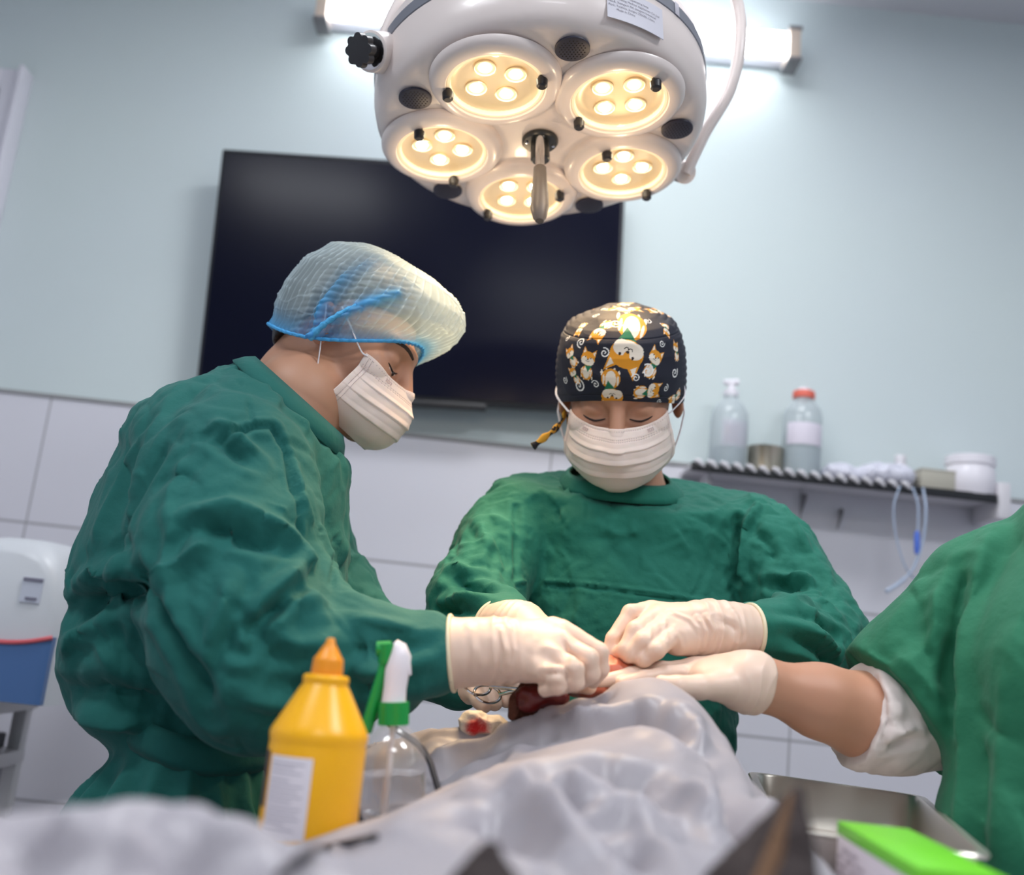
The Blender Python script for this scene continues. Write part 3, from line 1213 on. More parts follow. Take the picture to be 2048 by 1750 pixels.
def collar(root, rings, m, th=.003, name='collar'):
    nv = len(rings)
    n = len(rings[0])
    v = np.array([[rings[j][i] for j in range(nv)] for i in range(n)]).reshape(-1, 3)
    f = grid_faces(n, nv, True)
    nn = vnormals(v, f)
    if ((v - v.mean(0)) * nn).sum() < 0:
        f = f[:, ::-1]
    v, f = solid_sheet(v, f, th)
    return pymesh(name, v, f, m, root)


def legs_and_shoes(root, hip, sep, face, m):
    fx = Vector((face[0], face[1], 0)).normalized()
    sx = Vector((-fx.y, fx.x, 0))
    hip = Vector([float(c) for c in hip])
    t = MB()
    for s in (-1, 1):
        a = hip + sx * s * sep
        g = Vector((a.x, a.y, 0))
        tr = MB().tube([a + Vector((0, 0, .02)), g + Vector((0, 0, .5)), g + Vector((0, 0, .07))], [.092, .075, .065], 20)
        tr.build('trouser_leg', m, root)
        rows = []
        for q, (yy, w_, hh) in enumerate([(-.085, .02, .03), (-.075, .034, .06), (-.02, .037, .085), (.05, .042, .07), (.12, .046, .05), (.16, .038, .035), (.178, .012, .02)]):
            c = g + fx * yy
            rows.append([c + sx * (w_ * math.cos(th)) + Vector((0, 0, max(0, hh * .5 + hh * .5 * math.sin(th)))) for th in np.linspace(0, 2 * PI, 20, endpoint=False)])
        v = np.array([[list(p) for p in r] for r in rows])
        fcs = grid_faces(7, 20)
        vs = v.reshape(-1, 3)
        ff = [tuple(q) for q in fcs] + [(i * 20 + 19, i * 20, (i + 1) * 20, (i + 1) * 20 + 19) for i in range(6)] + [tuple(range(20)), tuple(range(139, 119, -1))]
        pymesh('shoe', vs, ff, mat('shoe_white', srgb(210, 210, 215), .5), root)

# ================================================================== surgeon at the left, in profile
F1 = head_frame((-0.2496, 1.3932, 1.5469), (0.908, -0.113, -0.402), (0.401, -0.032, 0.915), 1.027)
P1 = thing('person', 'person in teal surgical gown and light blue bouffant cap, bending over the table in profile', 'person', (-0.33, 1.3, 0))
T1 = at(596, 800, 1.345)
sh1 = at(432, 905, 1.24)
el1 = at(512, 1328, 1.13)
wr1 = at(893, 1307, 1.13)
hn1 = at(1040, 1302, 1.13)
shL = at(575, 930, 1.46); elL = at(668, 1200, 1.48); wrL = at(930, 1372, 1.31)
WX = at(405, 1482, 1.31)[0]
b1 = [
    [(T1, .060), (at(500, 950, 1.34), .11), (at(450, 1150, 1.34), .12), (at(400, 1340, 1.34), .10), ((WX, 1.33, .97), .065), ((WX, 1.33, .90), .07)],
    [(sh1, .055), (el1, .045), (wr1, .03), (hn1, .024)],
    [(shL, .036), (elL, .028), (at(790, 1312, 1.40), .024), (wrL, .022)],
    [((WX, 1.28, .88), .06), ((WX, 1.26, .5), .055), ((WX, 1.26, .06), .04)],
    [((WX, 1.38, .88), .06), ((WX, 1.40, .5), .055), ((WX, 1.40, .06), .04)],
]
v, f = body_mesh(F1, (T1, .060), b1)
pymesh('body', v, f, M_SKIN, P1)

SD = np.array([.25, 1, 0.0])
COLC = at(577, 820, 1.335)
COLN = np.array([.58, -.05, .81]) / np.linalg.norm([.58, -.05, .81])
def gown1(p):
    d = s_econe(p, at(600, 800, 1.32), at(490, 940, 1.33), (.075, .085), (.145, .19), SD)
    d = s_econe(p, at(572, 822, 1.34), at(478, 945, 1.335), (.082, .078), (.160, .140), SD)
    d = smin(d, s_econe(p, at(478, 945, 1.335), at(438, 1130, 1.345), (.160, .140), (.184, .160), SD), .04)
    d = smin(d, s_econe(p, at(438, 1130, 1.345), at(372, 1316, 1.36), (.18, .160), (.180, .130), SD), .04)
    d = smin(d, s_econe(p, at(372, 1316, 1.36), at(390, 1400, 1.34), (.180, .130), (.125, .105), SD), .016)
    # waist and skirt
    wst = at(402, 1482, 1.31)
    d = smin(d, s_econe(p, at(390, 1400, 1.34), wst, (.11, .095), (.096, .084), SD), .010)
    hem = np.array([wst[0] - .0, wst[1], .42])
    sk = s_econe(p, wst, wst + np.array([-.01, 0, -.17]), (.096, .084), (.146, .140), SD)
    sk = smin(sk, s_econe(p, wst + np.array([-.01, 0, -.17]), hem, (.146, .140), (.21, .20), SD), .04)
    sk = smax(sk, .42 - p[:, 2], .004)
    d = smin(d, sk, .014)
    d = smax(d, (p - COLC) @ COLN, .004)
    # near sleeve
    a = s_chain(p, [(at(466, 902, 1.27), .092), (at(456, 970, 1.215), .101), (at(456, 1110, 1.175), .106), (at(490, 1260, 1.15), .104),
                    (at(530, 1335, 1.14), .088), (at(640, 1322, 1.14), .069), (at(760, 1316, 1.135), .0585), (at(840, 1309, 1.13), .040), (at(872, 1307, 1.13), .031), (at(905, 1306, 1.13), .024)], .03)
    d = smin(d, a, .012)
    # far sleeve, mostly behind the body
    b = s_chain(p, [(at(575, 900, 1.46), .070), (at(615, 1080, 1.50), .058), (at(672, 1190, 1.48), .052), (at(790, 1310, 1.40), .042), (at(920, 1365, 1.32), .034)], .03)
    return smin(d, b, .02)

def folds1(v, n):
    m = np.clip((v[:, 2] - 1.0) * 10, .35, 1) * np.clip((np.linalg.norm(v - wr1, axis=1) - .02) / .08, .05, 1)
    q = cloth_noise(v, n, .0050, 9, (1, 1, .75), 3, m)
    # long pleats hanging below the waist tie
    wst = at(402, 1482, 1.31)
    lowm = np.clip((wst[2] - .01 - v[:, 2]) / .06, 0, 1) * (v[:, 1] > 1.0)
    an = np.arctan2(v[:, 1] - wst[1], v[:, 0] - wst[0])
    pl = np.abs(np.sin(an * 9 + noise(v * 4, 9) * 1.5)) ** 1.4
    q = q + n * (lowm * (.018 * (1 - pl) - .008))[:, None]
    # rings across the forearm sleeve towards the cuff
    ax_ = (wr1 - el1) / np.linalg.norm(wr1 - el1)
    t = (v - el1) @ ax_
    rad = np.linalg.norm(v - el1 - t[:, None] * ax_, axis=1)
    fm = np.clip(1 - np.abs(t - .12) / .16, 0, 1) * (rad < .11) * (v[:, 1] < 1.28)
    q = q + n * (fm * .0040 * np.sin(t * 95 + noise(v * 12, 21) * 3.4 + v[:, 2] * 40))[:, None]
    return q

CR1 = [
    ([(432, 880), (500, 852), (545, 850), (575, 905), (588, 980), (600, 1060), (622, 1140)], -0.0088, 0.0051),
    ([(395, 870), (440, 848), (478, 855), (505, 845), (560, 850)], 0.0050, 0.0051),
    ([(478, 760), (498, 810), (503, 850)], -0.0037, 0.0026),
    ([(420, 870), (470, 905), (505, 925)], -0.0112, 0.0093),
    ([(435, 850), (480, 880), (520, 920)], 0.0075, 0.0085),
    ([(350, 1035), (400, 1030), (455, 1012), (510, 1030), (560, 1062), (615, 1110)], 0.0125, 0.0119),
    ([(390, 1050), (440, 1062), (480, 1075), (520, 1085), (570, 1090)], -0.0150, 0.0110),
    ([(300, 1180), (360, 1130), (400, 1100), (430, 1060)], 0.0112, 0.0119),
    ([(262, 1130), (300, 1175), (330, 1230), (365, 1300), (400, 1360), (420, 1430)], -0.0163, 0.0119),
    ([(280, 1120), (325, 1190), (365, 1260), (400, 1330)], 0.0088, 0.0102),
    ([(120, 1210), (160, 1165), (210, 1150), (260, 1135)], 0.0175, 0.0136),
    ([(150, 1230), (200, 1190), (250, 1180), (290, 1190)], -0.0200, 0.0153),
    ([(350, 1045), (330, 1110), (345, 1180), (350, 1240)], 0.0075, 0.0085),
    ([(620, 1105), (575, 1160), (520, 1215), (485, 1265)], 0.0137, 0.0102),
    ([(590, 1190), (540, 1225), (500, 1265), (480, 1290)], -0.0137, 0.0110),
    ([(640, 1195), (590, 1205), (560, 1240), (500, 1280)], 0.0100, 0.0085),
    ([(460, 1150), (445, 1220), (420, 1300), (410, 1340)], 0.0075, 0.0093),
    ([(415, 1330), (440, 1290), (480, 1230)], -0.0075, 0.0093),
    ([(310, 850), (260, 930), (215, 1020), (185, 1100)], 0.0075, 0.0119),
    ([(340, 870), (300, 950), (260, 1040), (235, 1110)], -0.0088, 0.0119),
    ([(380, 905), (345, 980), (330, 1060)], 0.0075, 0.0102),
    ([(700, 1240), (780, 1250), (850, 1262), (890, 1262)], 0.0075, 0.0085),
    ([(690, 1290), (760, 1300), (830, 1295), (890, 1285)], -0.0075, 0.0085),
    ([(640, 1340), (740, 1345), (820, 1330), (890, 1310)], 0.0075, 0.0093),
    ([(560, 1380), (640, 1385), (740, 1380), (840, 1350)], -0.0088, 0.0102),
    ([(540, 1260), (600, 1290), (680, 1290)], 0.0075, 0.0102),
    ([(470, 1390), (540, 1405), (620, 1410)], 0.0075, 0.0102),
    ([(130, 1330), (150, 1280), (200, 1240)], 0.0112, 0.0136),
    ([(150, 1420), (220, 1440), (300, 1440)], 0.0125, 0.0136),
    ([(130, 1390), (200, 1380), (280, 1400), (340, 1440)], -0.0150, 0.0153),
    ([(590, 930), (605, 1000), (625, 1060)], 0.0063, 0.0068),
    ([(668, 905), (690, 960), (700, 1040)], -0.0050, 0.0068),
    ([(640, 1062), (680, 1072), (716, 1082)], -0.0050, 0.0026),
    ([(640, 1070), (680, 1080), (716, 1090)], 0.0037, 0.0026),
    ([(672, 1080), (670, 1130), (662, 1175)], -0.0050, 0.0043),
]
g1 = make_gown(P1, gown1, (-.80, .96, .40), (.06, 1.66, 1.62), M_GOWN_A, folds1, CR1, keep=(wr1, wrL))
# collar band
c_lo = at(596, 832, 1.29); c_hi = at(618, 795, 1.27)
nd = np.array([.42, -.10, .80])
cn = (.58, -.05, .81)
r_hi = ring_pts(at(598, 794, 1.335), cn, (.81, 0, -.58), .079, .074, 80)
r_md = ring_pts(at(590, 805, 1.335), cn, (.81, 0, -.58), .089, .086, 80)
r_lo = ring_pts(at(577, 822, 1.335), cn, (.81, 0, -.58), .098, .103, 80)
collar(g1, [r_hi, r_md, r_lo], M_GOWN_A, .004)
# waist tie
wst = at(402, 1482, 1.31)
rr_ = [ring_pts(wst + np.array([0, 0, z]), (0.12, 0, 1), SD, .099 + e, .087 + e, 90, lambda a: .004 * math.sin(3 * a)) for z, e in ((.02, .002), (.008, .006), (-.008, .006), (-.018, .002))]
collar(g1, rr_, M_GOWN_A, .005, 'belt')
legs_and_shoes(P1, (WX, 1.33, .62), .09, (1, 0), M_GOWN_A)

make_mask(F1, P1, drop=.007, seed=3)
for s_ in (-1, 1):
    eye_details(F1, P1, s_, 1)

# hair under the cap
def hair_fn(F, cut, th=.006):
    def fn(p):
        q = inv(F, p)
        d = s_ell(q, (0, .018, .037), (.077 + th, .095 + th, .083 + th))
        d = smin(d, s_ell(q, (0, .06, -.01), (.062, .045, .06)), .02)
        return smax(d, cut(q), .004)
    return fn
fn = hair_fn(F1, lambda q: (-q[:, 2] + .045 + (-q[:, 1]) * .25) - np.clip(q[:, 1], 0, 1) * .9)
v, f = sdf_grid(fn, F1[1] - .15, F1[1] + .15, .003)
pymesh('hair', v, f, M_HAIR, P1)

# bouffant cap
def bouffant(F, root):
    nu, nv = 420, 150
    U_ = np.linspace(0, 2 * PI, nu, endpoint=False)[:, None]
    V_ = np.linspace(0, 1, nv)[None, :]
    # rim ellipse in the head's frame: low at the nape, high on the forehead
    rx, ry = .094, .100
    cx, sx = np.sin(U_), -np.cos(U_)              # u = 0 at the forehead (-y)
    zr = -.034 + .038 * np.cos(U_) + .036 * np.cos(U_) ** 2 + 0 * V_
    top = np.sin(V_ * PI / 2)
    # profile: quickly out to the bulge, then over the crown
    prof_r = np.interp(V_.ravel(), [0, .035, .07, .15, .3, .5, .7, .85, 1], [1.0, 1.01, 1.02, 1.10, 1.18, 1.17, .98, .62, 0])[None, :]
    prof_z = np.interp(V_.ravel(), [0, .035, .07, .15, .3, .5, .7, .85, 1], [0, .010, .020, .036, .070, .112, .150, .172, .181])[None, :]
    from_front = (1 + np.cos(U_)) / 2
    R_ = 1 + (prof_r - 1) * 1.0 + from_front ** 2 * .15 * np.sin(np.clip(V_ / .75, 0, 1) * PI) ** .7
    X_ = rx * cx * R_
    Y_ = ry * sx * R_ + .006 - .010 * np.sin(V_ * PI / 2)
    Z_ = zr * (1 - V_) + .0 * V_ + prof_z * (.80 - .04 * from_front)
    v = np.stack([X_ + 0 * V_, Y_ + 0 * V_, Z_], -1).reshape(-1, 3)
    # smooth the profile
    f = grid_faces(nu, nv, True)
    v = relax(v, f, 10, .5)
    n = vnormals(v, f)
    if ((v - v.mean(0)) * n).sum() < 0:
        f = f[:, ::-1]
        n = -n
    UU = np.broadcast_to(U_, (nu, nv)).ravel()
    VV = np.broadcast_to(V_, (nu, nv)).ravel()
    # gathers at the elastic, crisp pleats and creases above
    g = np.abs(np.sin(UU * 44)) * np.exp(-VV / .07) * .0038
    warp = noise(v * 22, 7) * 1.6
    pleat = (1 - np.abs(np.sin(UU * 30 + warp))) ** 5 * .0026 * np.clip(VV * 6, 0, 1) * np.clip((1.0 - VV) * 2.5, 0, 1)
    cross = (1 - np.abs(np.sin(v[:, 2] * 170 + noise(v * 26, 5) * 4))) ** 8 * .0014 * (VV > .1) * np.clip(noise(v * 30, 15) * 1.5 + .4, 0, 1)
    big = noise(v * 13, 4) * .004
    # gathered side seam over the ear running up to the crown
    es = []
    blu = []
    for s_ in (-1,):
        pa = [np.array(q) for q in ((-.098, .010, -.032), (-.108, .014, .010), (-.108, .006, .055), (-.092, -.006, .090))]
        pb = [np.array(q) for q in ((-.098, .010, -.032), (-.110, -.012, .005), (-.110, -.036, .040), (-.100, -.060, .072))]
        for pth, am in ((pa, .010), (pb, .008)):
            d = pld(v, pth)
            blu.append(np.exp(-(d / .013) ** 2))
            es.append(am * np.exp(-(d / .006) ** 2) - am * .6 * np.exp(-((d - .014) / .007) ** 2)
                      + .0024 * np.exp(-(d / .026) ** 2) * np.abs(np.sin(v[:, 2] * 330 + v[:, 1] * 160)))
    v = v + n * (g + pleat + cross + big + sum(es))[:, None]
    return v, f, UU, VV, pleat + cross, sum(es), np.clip(sum(blu), 0, 1)

v, f, UU, VV, crs, esv, blv = bouffant(F1, P1)
# opacity and colour follow the doubled, gathered cloth
me_o = pymesh('bouffant_cap', xf(F1, v), f, None, P1)
att = me_o.data.attributes.new('thick', 'FLOAT', 'POINT')
tk = np.clip(.2 + crs * 300 + np.exp(-VV / .05) * .6 + np.clip(esv, 0, 1) * 70, 0, 1)
att.data.foreach_set('value', tk.astype(np.float32))
M_BOUF = thin_mat('bouffant_blue', srgb(186, 214, 226), .5)
nt = M_BOUF.node_tree
an = nt.nodes.new('ShaderNodeAttribute'); an.attribute_name = 'thick'
mx_ = [q for q in nt.nodes if q.type == 'MIX_SHADER' and q.inputs[2].links and q.outputs[0].links[0].to_node.type == 'OUTPUT_MATERIAL'][0]
mr = nt.nodes.new('ShaderNodeMapRange')
mr.inputs['To Min'].default_value = .36; mr.inputs['To Max'].default_value = .95
nt.links.new(an.outputs['Fac'], mr.inputs['Value']); nt.links.new(mr.outputs[0], mx_.inputs[0])
ab = me_o.data.attributes.new('blue', 'FLOAT', 'POINT')
ab.data.foreach_set('value', np.clip(np.exp(-(VV / .11) ** 2) + blv, 0, 1).astype(np.float32))
a2 = nt.nodes.new('ShaderNodeAttribute'); a2.attribute_name = 'blue'
mc = nt.nodes.new('ShaderNodeMix'); mc.data_type = 'RGBA'
mc.inputs['A'].default_value = srgb(206, 224, 230)
mc.inputs['B'].default_value = srgb(82, 178, 236)
nt.links.new(a2.outputs['Fac'], mc.inputs['Factor'])
for q in nt.nodes:
    if q.type in ('BSDF_DIFFUSE', 'BSDF_TRANSLUCENT'):
        nt.links.new(mc.outputs['Result'], q.inputs['Color'])
me_o.data.materials.append(M_BOUF)
# elastic band round the rim
rim = []
for u in np.linspace(0, 2 * PI, 260):
    z = -.034 + .038 * math.cos(u) + .036 * math.cos(u) ** 2
    k = 1.015 + .012 * math.sin(u * 60)
    rim.append(xf(F1, (.094 * math.sin(u) * k, -.100 * math.cos(u) * k + .006, z + .004)))
MB().tube(rim, .0026, 8, cap=False).build('elastic_band', mat('elastic_blue', srgb(70, 165, 225), .6, bump=[(150, .8, .002)]), me_o)
sm = [xf(F1, q) for q in catmull([(-.099, .010, -.034), (-.108, .000, -.012), (-.113, -.014, .012), (-.113, -.030, .036), (-.108, -.046, .056)], 24)]
MB().tube(sm, [.0048 - .0032 * i / 23 + .0009 * math.sin(i * 2.4) for i in range(24)], 10).build('gathered_seam', mat('seam_blue', srgb(84, 178, 232), .6, bump=[(120, 1, .003)]), me_o)

# right glove: a fist closed on the instrument
Y = 1.13
def J(*q):
    return [(at(x, y, d), r) for x, y, d, r in q]
fing = [
    J((1078, 1338, 1.085, .0105), (1112, 1350, 1.068, .0095), (1116, 1372, 1.072, .009), (1090, 1380, 1.085, .008)),
    J((1103, 1312, 1.092, .011), (1148, 1338, 1.072, .010), (1150, 1364, 1.076, .0092), (1124, 1374, 1.09, .0082)),
    J((1122, 1284, 1.105, .0115), (1178, 1316, 1.085, .0105), (1182, 1348, 1.09, .0095), (1158, 1366, 1.10, .0084)),
    J((1128, 1262, 1.125, .012), (1196, 1305, 1.115, .0108), (1200, 1338, 1.12, .0095), (1186, 1362, 1.125, .0084)),
    J((1050, 1325, 1.16, .0135), (1105, 1352, 1.165, .012), (1150, 1368, 1.16, .0105), (1178, 1374, 1.15, .0088)),
]
w0 = at(1003, 1300, 1.125)
palm = [(w0, .030, at(1105, 1270, 1.135), .020), (w0, .028, at(1100, 1290, 1.115), .022), (w0, .027, at(1095, 1312, 1.10), .020),
        (at(1010, 1315, 1.12), .025, at(1078, 1334, 1.095), .017), (at(1020, 1310, 1.14), .022, at(1090, 1320, 1.15), .018)]
G1 = make_hand(P1, 'glove', palm, fing, [(w0, .030), (at(950, 1303, 1.128), .0335), (at(903, 1306, 1.13), .0400)], seed=1, wrinkle=.0009,
               creases_=[([(1125, 1258), (1140, 1290), (1150, 1330)], .0022, .004), ([(1000, 1255), (1012, 1300), (1005, 1350)], .0025, .003),
                         ([(1018, 1250), (1028, 1300), (1020, 1352)], .002, .003), ([(940, 1250), (948, 1300), (945, 1355)], .0018, .004),
                         ([(1085, 1352), (1110, 1346), (1135, 1350)], -.004, .004), ([(1070, 1290), (1110, 1300), (1150, 1306)], .0015, .006)])
# left glove, low behind, holding the scissors
fing = [
    J((965, 1378, 1.30, .0105), (985, 1392, 1.285, .0095), (990, 1408, 1.28, .009)),
    J((975, 1372, 1.31, .0105), (1005, 1388, 1.30, .0095), (1012, 1402, 1.295, .009)),
    J((982, 1366, 1.32, .0105), (1022, 1380, 1.32, .0095), (1034, 1392, 1.315, .009)),
    J((988, 1362, 1.33, .0105), (1035, 1370, 1.335, .0095), (1056, 1384, 1.33, .008)),
    J((945, 1380, 1.295, .012), (958, 1400, 1.28, .0105), (968, 1412, 1.275, .0092)),
]
wl = at(920, 1362, 1.318)
palm = [(wl, .024, at(975, 1366, 1.33), .016), (wl, .024, at(965, 1374, 1.31), .017), (wl, .022, at(950, 1384, 1.30), .015)]
make_hand(P1, 'glove', palm, fing, [(wl, .026), (at(880, 1345, 1.34), .030), (at(845, 1325, 1.365), .034)], seed=4, h=.002, label='cream glove gripping the scissors low under the wrist')

# ================================================================== surgeon behind the table, facing the camera
F2 = head_frame((0.1577, 1.4763, 1.5355), (-0.114, -0.85, -0.514), (-0.131, -0.50, 0.856), 1.047)
P2 = thing('person', 'person in green gown and dog-patterned scrub cap facing the camera behind the table', 'person', (0.2, 1.56, 0))
T2 = at(1248, 985, 1.55)
sR = at(1045, 1045, 1.53); eR = at(958, 1203, 1.45); wR = at(1030, 1258, 1.29)
sL = at(1500, 1062, 1.53); eL = at(1630, 1272, 1.425); wL = at(1500, 1262, 1.27)
b2 = [
    [(T2, .058), (at(1250, 1080, 1.56), .10), (at(1250, 1300, 1.56), .11), ((.19, 1.56, .98), .10), ((.19, 1.56, .88), .11)],
    [(at(1120, 1040, 1.55), .045), (sR, .034), (eR, .032), (wR, .026)],
    [(at(1390, 1050, 1.55), .045), (sL, .036), (eL, .034), (wL, .027)],
    [((.11, 1.56, .88), .08), ((.11, 1.56, .5), .055), ((.11, 1.56, .06), .04)],
    [((.27, 1.56, .88), .08), ((.27, 1.56, .5), .055), ((.27, 1.56, .06), .04)],
]
v, f = body_mesh(F2, (T2, .058), b2)
pymesh('body', v, f, M_SKIN, P2)

S2 = np.array([1, 0, .0])
NC2 = np.array([-.02, -.42, .9]) / np.linalg.norm([-.02, -.42, .9])
def gown2(p):
    d = s_econe(p, at(1246, 985, 1.56), at(1252, 1050, 1.56), (.100, .080), (.185, .115), S2)
    d = smin(d, s_econe(p, at(1252, 1050, 1.56), at(1262, 1230, 1.56), (.185, .115), (.180, .130), S2), .03)
    d = smin(d, s_econe(p, at(1262, 1230, 1.56), at(1250, 1430, 1.55), (.180, .130), (.162, .125), S2), .03)
    hem = np.array([.19, 1.56, .45])
    sk = s_econe(p, at(1250, 1430, 1.55), hem, (.162, .125), (.21, .16), S2)
    sk = smax(sk, .45 - p[:, 2], .004)
    d = smin(d, sk, .02)
    d = smin(d, s_chain(p, [(at(1150, 985, 1.56), .055), (at(1052, 1012, 1.54), .058)], .02), .03)
    d = smin(d, s_chain(p, [(at(1350, 985, 1.56), .055), (at(1480, 1028, 1.54), .062)], .02), .03)
    d = smax(d, (p - at(1241, 975, 1.537)) @ NC2, .004)
    a = s_chain(p, [(at(1036, 1036, 1.53), .060), (at(1000, 1100, 1.51), .064), (at(955, 1195, 1.45), .062), (at(940, 1222, 1.42), .052),
                    (at(985, 1250, 1.36), .046), (at(1040, 1262, 1.28), .036)], .03)
    d = smin(d, a, .010)
    b = s_chain(p, [(at(1502, 1070, 1.53), .062), (at(1540, 1125, 1.51), .070), (at(1600, 1225, 1.46), .068), (at(1645, 1282, 1.42), .060),
                    (at(1610, 1296, 1.37), .057), (at(1560, 1280, 1.31), .048), (at(1508, 1264, 1.265), .038)], .03)
    return smin(d, b, .010)

def folds2(v, n):
    arm = np.clip((np.abs(v[:, 0] - .19) - .16) * 14, 0, 1)
    cuf = np.clip((np.minimum(np.linalg.norm(v - wR, axis=1), np.linalg.norm(v - wL, axis=1)) - .03) / .06, 0.1, 1)
    q = cloth_noise(v, n, .0042, 11, (1, 1, .9), 33, (.22 + .78 * arm) * cuf)
    q = cloth_noise(q, n, .0011, 32, (1, 1, 1), 35, cuf)
    low = np.clip((.98 - v[:, 2]) / .1, 0, 1)
    pl = np.abs(np.sin(v[:, 0] * 60 + noise(v * 4, 9)))
    return q + n * (low * (pl - .5) * .012)[:, None]

CR2 = [
    ([(1030, 1000), (1032, 1080), (1030, 1160)], -0.0046, 0.0054),
    ([(1476, 1040), (1475, 1100), (1478, 1160), (1478, 1225)], -0.0184, 0.0063),
    ([(1512, 1010), (1490, 1060), (1483, 1110), (1484, 1160), (1490, 1215)], 0.0103, 0.0063),
    ([(1030, 1164), (1090, 1162), (1180, 1168), (1290, 1182), (1350, 1192), (1415, 1203)], 0.0032, 0.0027),
    ([(1030, 1172), (1090, 1170), (1180, 1176), (1290, 1190), (1350, 1200), (1415, 1211)], -0.0034, 0.0027),
    ([(1138, 930), (1128, 975), (1118, 1035)], -0.0069, 0.0040),
    ([(1146, 930), (1138, 975), (1124, 1035)], 0.0069, 0.0045),
    ([(1500, 1060), (1530, 1080), (1545, 1110), (1520, 1100)], -0.0092, 0.0090),
    ([(1560, 1010), (1590, 1050), (1610, 1090)], 0.0069, 0.0081),
    ([(1545, 1165), (1580, 1175), (1620, 1172)], -0.0126, 0.0081),
    ([(1530, 1150), (1570, 1158), (1625, 1155)], 0.0103, 0.0081),
    ([(1520, 1195), (1580, 1200), (1640, 1205), (1680, 1230)], 0.0080, 0.0090),
    ([(1520, 1225), (1580, 1225), (1640, 1240), (1690, 1275)], -0.0103, 0.0081),
    ([(1520, 1245), (1570, 1245), (1630, 1265), (1680, 1310)], 0.0103, 0.0081),
    ([(1525, 1270), (1570, 1272), (1620, 1295), (1660, 1330)], -0.0103, 0.0081),
    ([(1540, 1300), (1600, 1305), (1640, 1325)], 0.0080, 0.0081),
    ([(1620, 1130), (1640, 1170), (1660, 1200)], -0.0069, 0.0081),
    ([(900, 1150), (930, 1170), (980, 1180), (1020, 1185)], -0.0103, 0.0090),
    ([(900, 1130), (940, 1145), (990, 1150)], 0.0080, 0.0090),
    ([(885, 1200), (930, 1195), (990, 1200), (1025, 1205)], 0.0092, 0.0081),
    ([(880, 1225), (930, 1222), (980, 1228), (1020, 1222)], -0.0092, 0.0072),
    ([(960, 1040), (975, 1090), (960, 1130)], 0.0069, 0.0081),
    ([(1000, 1080), (1015, 1130), (1010, 1170)], -0.0057, 0.0072),
    ([(1180, 1075), (1240, 1080), (1300, 1070)], -0.0023, 0.0090),
    ([(1350, 1000), (1400, 1060), (1420, 1120)], 0.0023, 0.0090),
    ([(1390, 990), (1440, 1040), (1455, 1100)], 0.0034, 0.0090),
]
g2 = make_gown(P2, gown2, (-.22, 1.12, .43), (.66, 1.76, 1.48), M_GOWN_B, folds2, CR2, keep=(wR, wL))
cn = (-.02, -.42, .9)
cr = []
for (px, py, Y, e, z) in ((1240, 948, 1.535, .0, 0), (1240, 953, 1.535, .006, 0), (1242, 966, 1.54, .016, 0), (1243, 975, 1.545, .022, 0)):
    cr.append(ring_pts(at(px, py, Y), cn, (1, 0, 0), .078 + e, .074 + e, 90, lambda a: -.004 * math.cos(a * 2)))
collar(g2, cr, M_GOWN_B, .004)
legs_and_shoes(P2, (.19, 1.56, .62), .09, (0, -1), M_GOWN_B)
make_mask(F2, P2, seed=8)
for s_ in (-1, 1):
    eye_details(F2, P2, s_, 0, False)
fn = hair_fn(F2, lambda q: .012 - q[:, 2] + np.clip(-q[:, 1] - .02, 0, 1) * .9 - np.clip(q[:, 1], 0, 1) * .75, .0035)
v, f = sdf_grid(fn, F2[1] - .15, F2[1] + .15, .003)
pymesh('hair', v, f, M_HAIR, P2)

# scrub cap with its printed dogs and spirals
def scrub_cap(F):
    nu, nv = 620, 300
    U_ = np.linspace(0, 2 * PI, nu, endpoint=False)[:, None]
    V_ = np.linspace(0, 1, nv)[None, :]
    c = np.cos(U_)
    zr = -.012 + .024 * c + .010 * c * c
    vr = [0, .1, .25, .42, .56, .68, .8, .9, 1]
    pr = np.interp(V_.ravel(), vr, [1.0, 1.03, 1.055, 1.04, .97, .84, .60, .33, 0])[None, :]
    pz = np.interp(V_.ravel(), vr, [0, .12, .32, .55, .72, .84, .93, .98, 1.0])[None, :]
    ztop = .130
    X_ = .0885 * np.sin(U_) * pr
    Y_ = -.110 * c * pr + .011
    Z_ = zr + (ztop - zr) * pz
    v = np.stack([X_, Y_, Z_ + 0 * X_], -1).reshape(-1, 3)
    f = grid_faces(nu, nv, True)
    v = relax(v, f, 14, .5)
    n = vnormals(v, f)
    if ((v - v.mean(0)) * n).sum() < 0:
        f = f[:, ::-1]
        n = -n
    UU = np.broadcast_to(U_, (nu, nv)).ravel()
    VV = np.broadcast_to(V_, (nu, nv)).ravel()
    w = noise(v * np.array([18, 18, 26]) + 3, 71) * .0022 + (1 - np.abs(noise(v * 24 + 9, 72)) * 2) * .0014
    side = np.exp(-((np.abs(np.sin(UU)) - 1) / .05) ** 2) * (np.abs(np.sin(VV * 60)) - .5) * .0015
    seam = -.0012 * np.exp(-((VV - .60) / .006) ** 2) - .0007 * np.exp(-((VV - .07) / .005) ** 2)
    return v + n * (w + side + seam)[:, None], f, n, UU, VV

cv_, cf_, cn_, UU, VV = scrub_cap(F2)
capw = xf(F2, cv_)
capn = vnormals(capw, cf_)
NAVY, ORG, CRM, GRN, DRK, WHT = [np.array(srgb(*q)[:3]) for q in
                                 ((22, 24, 42), (226, 150, 30), (240, 228, 212), (16, 112, 78), (40, 24, 20), (244, 242, 240))]
ccol = np.tile(NAVY, (len(capw), 1))

def blot(mask, sel, col):
    ccol[sel[mask]] = col

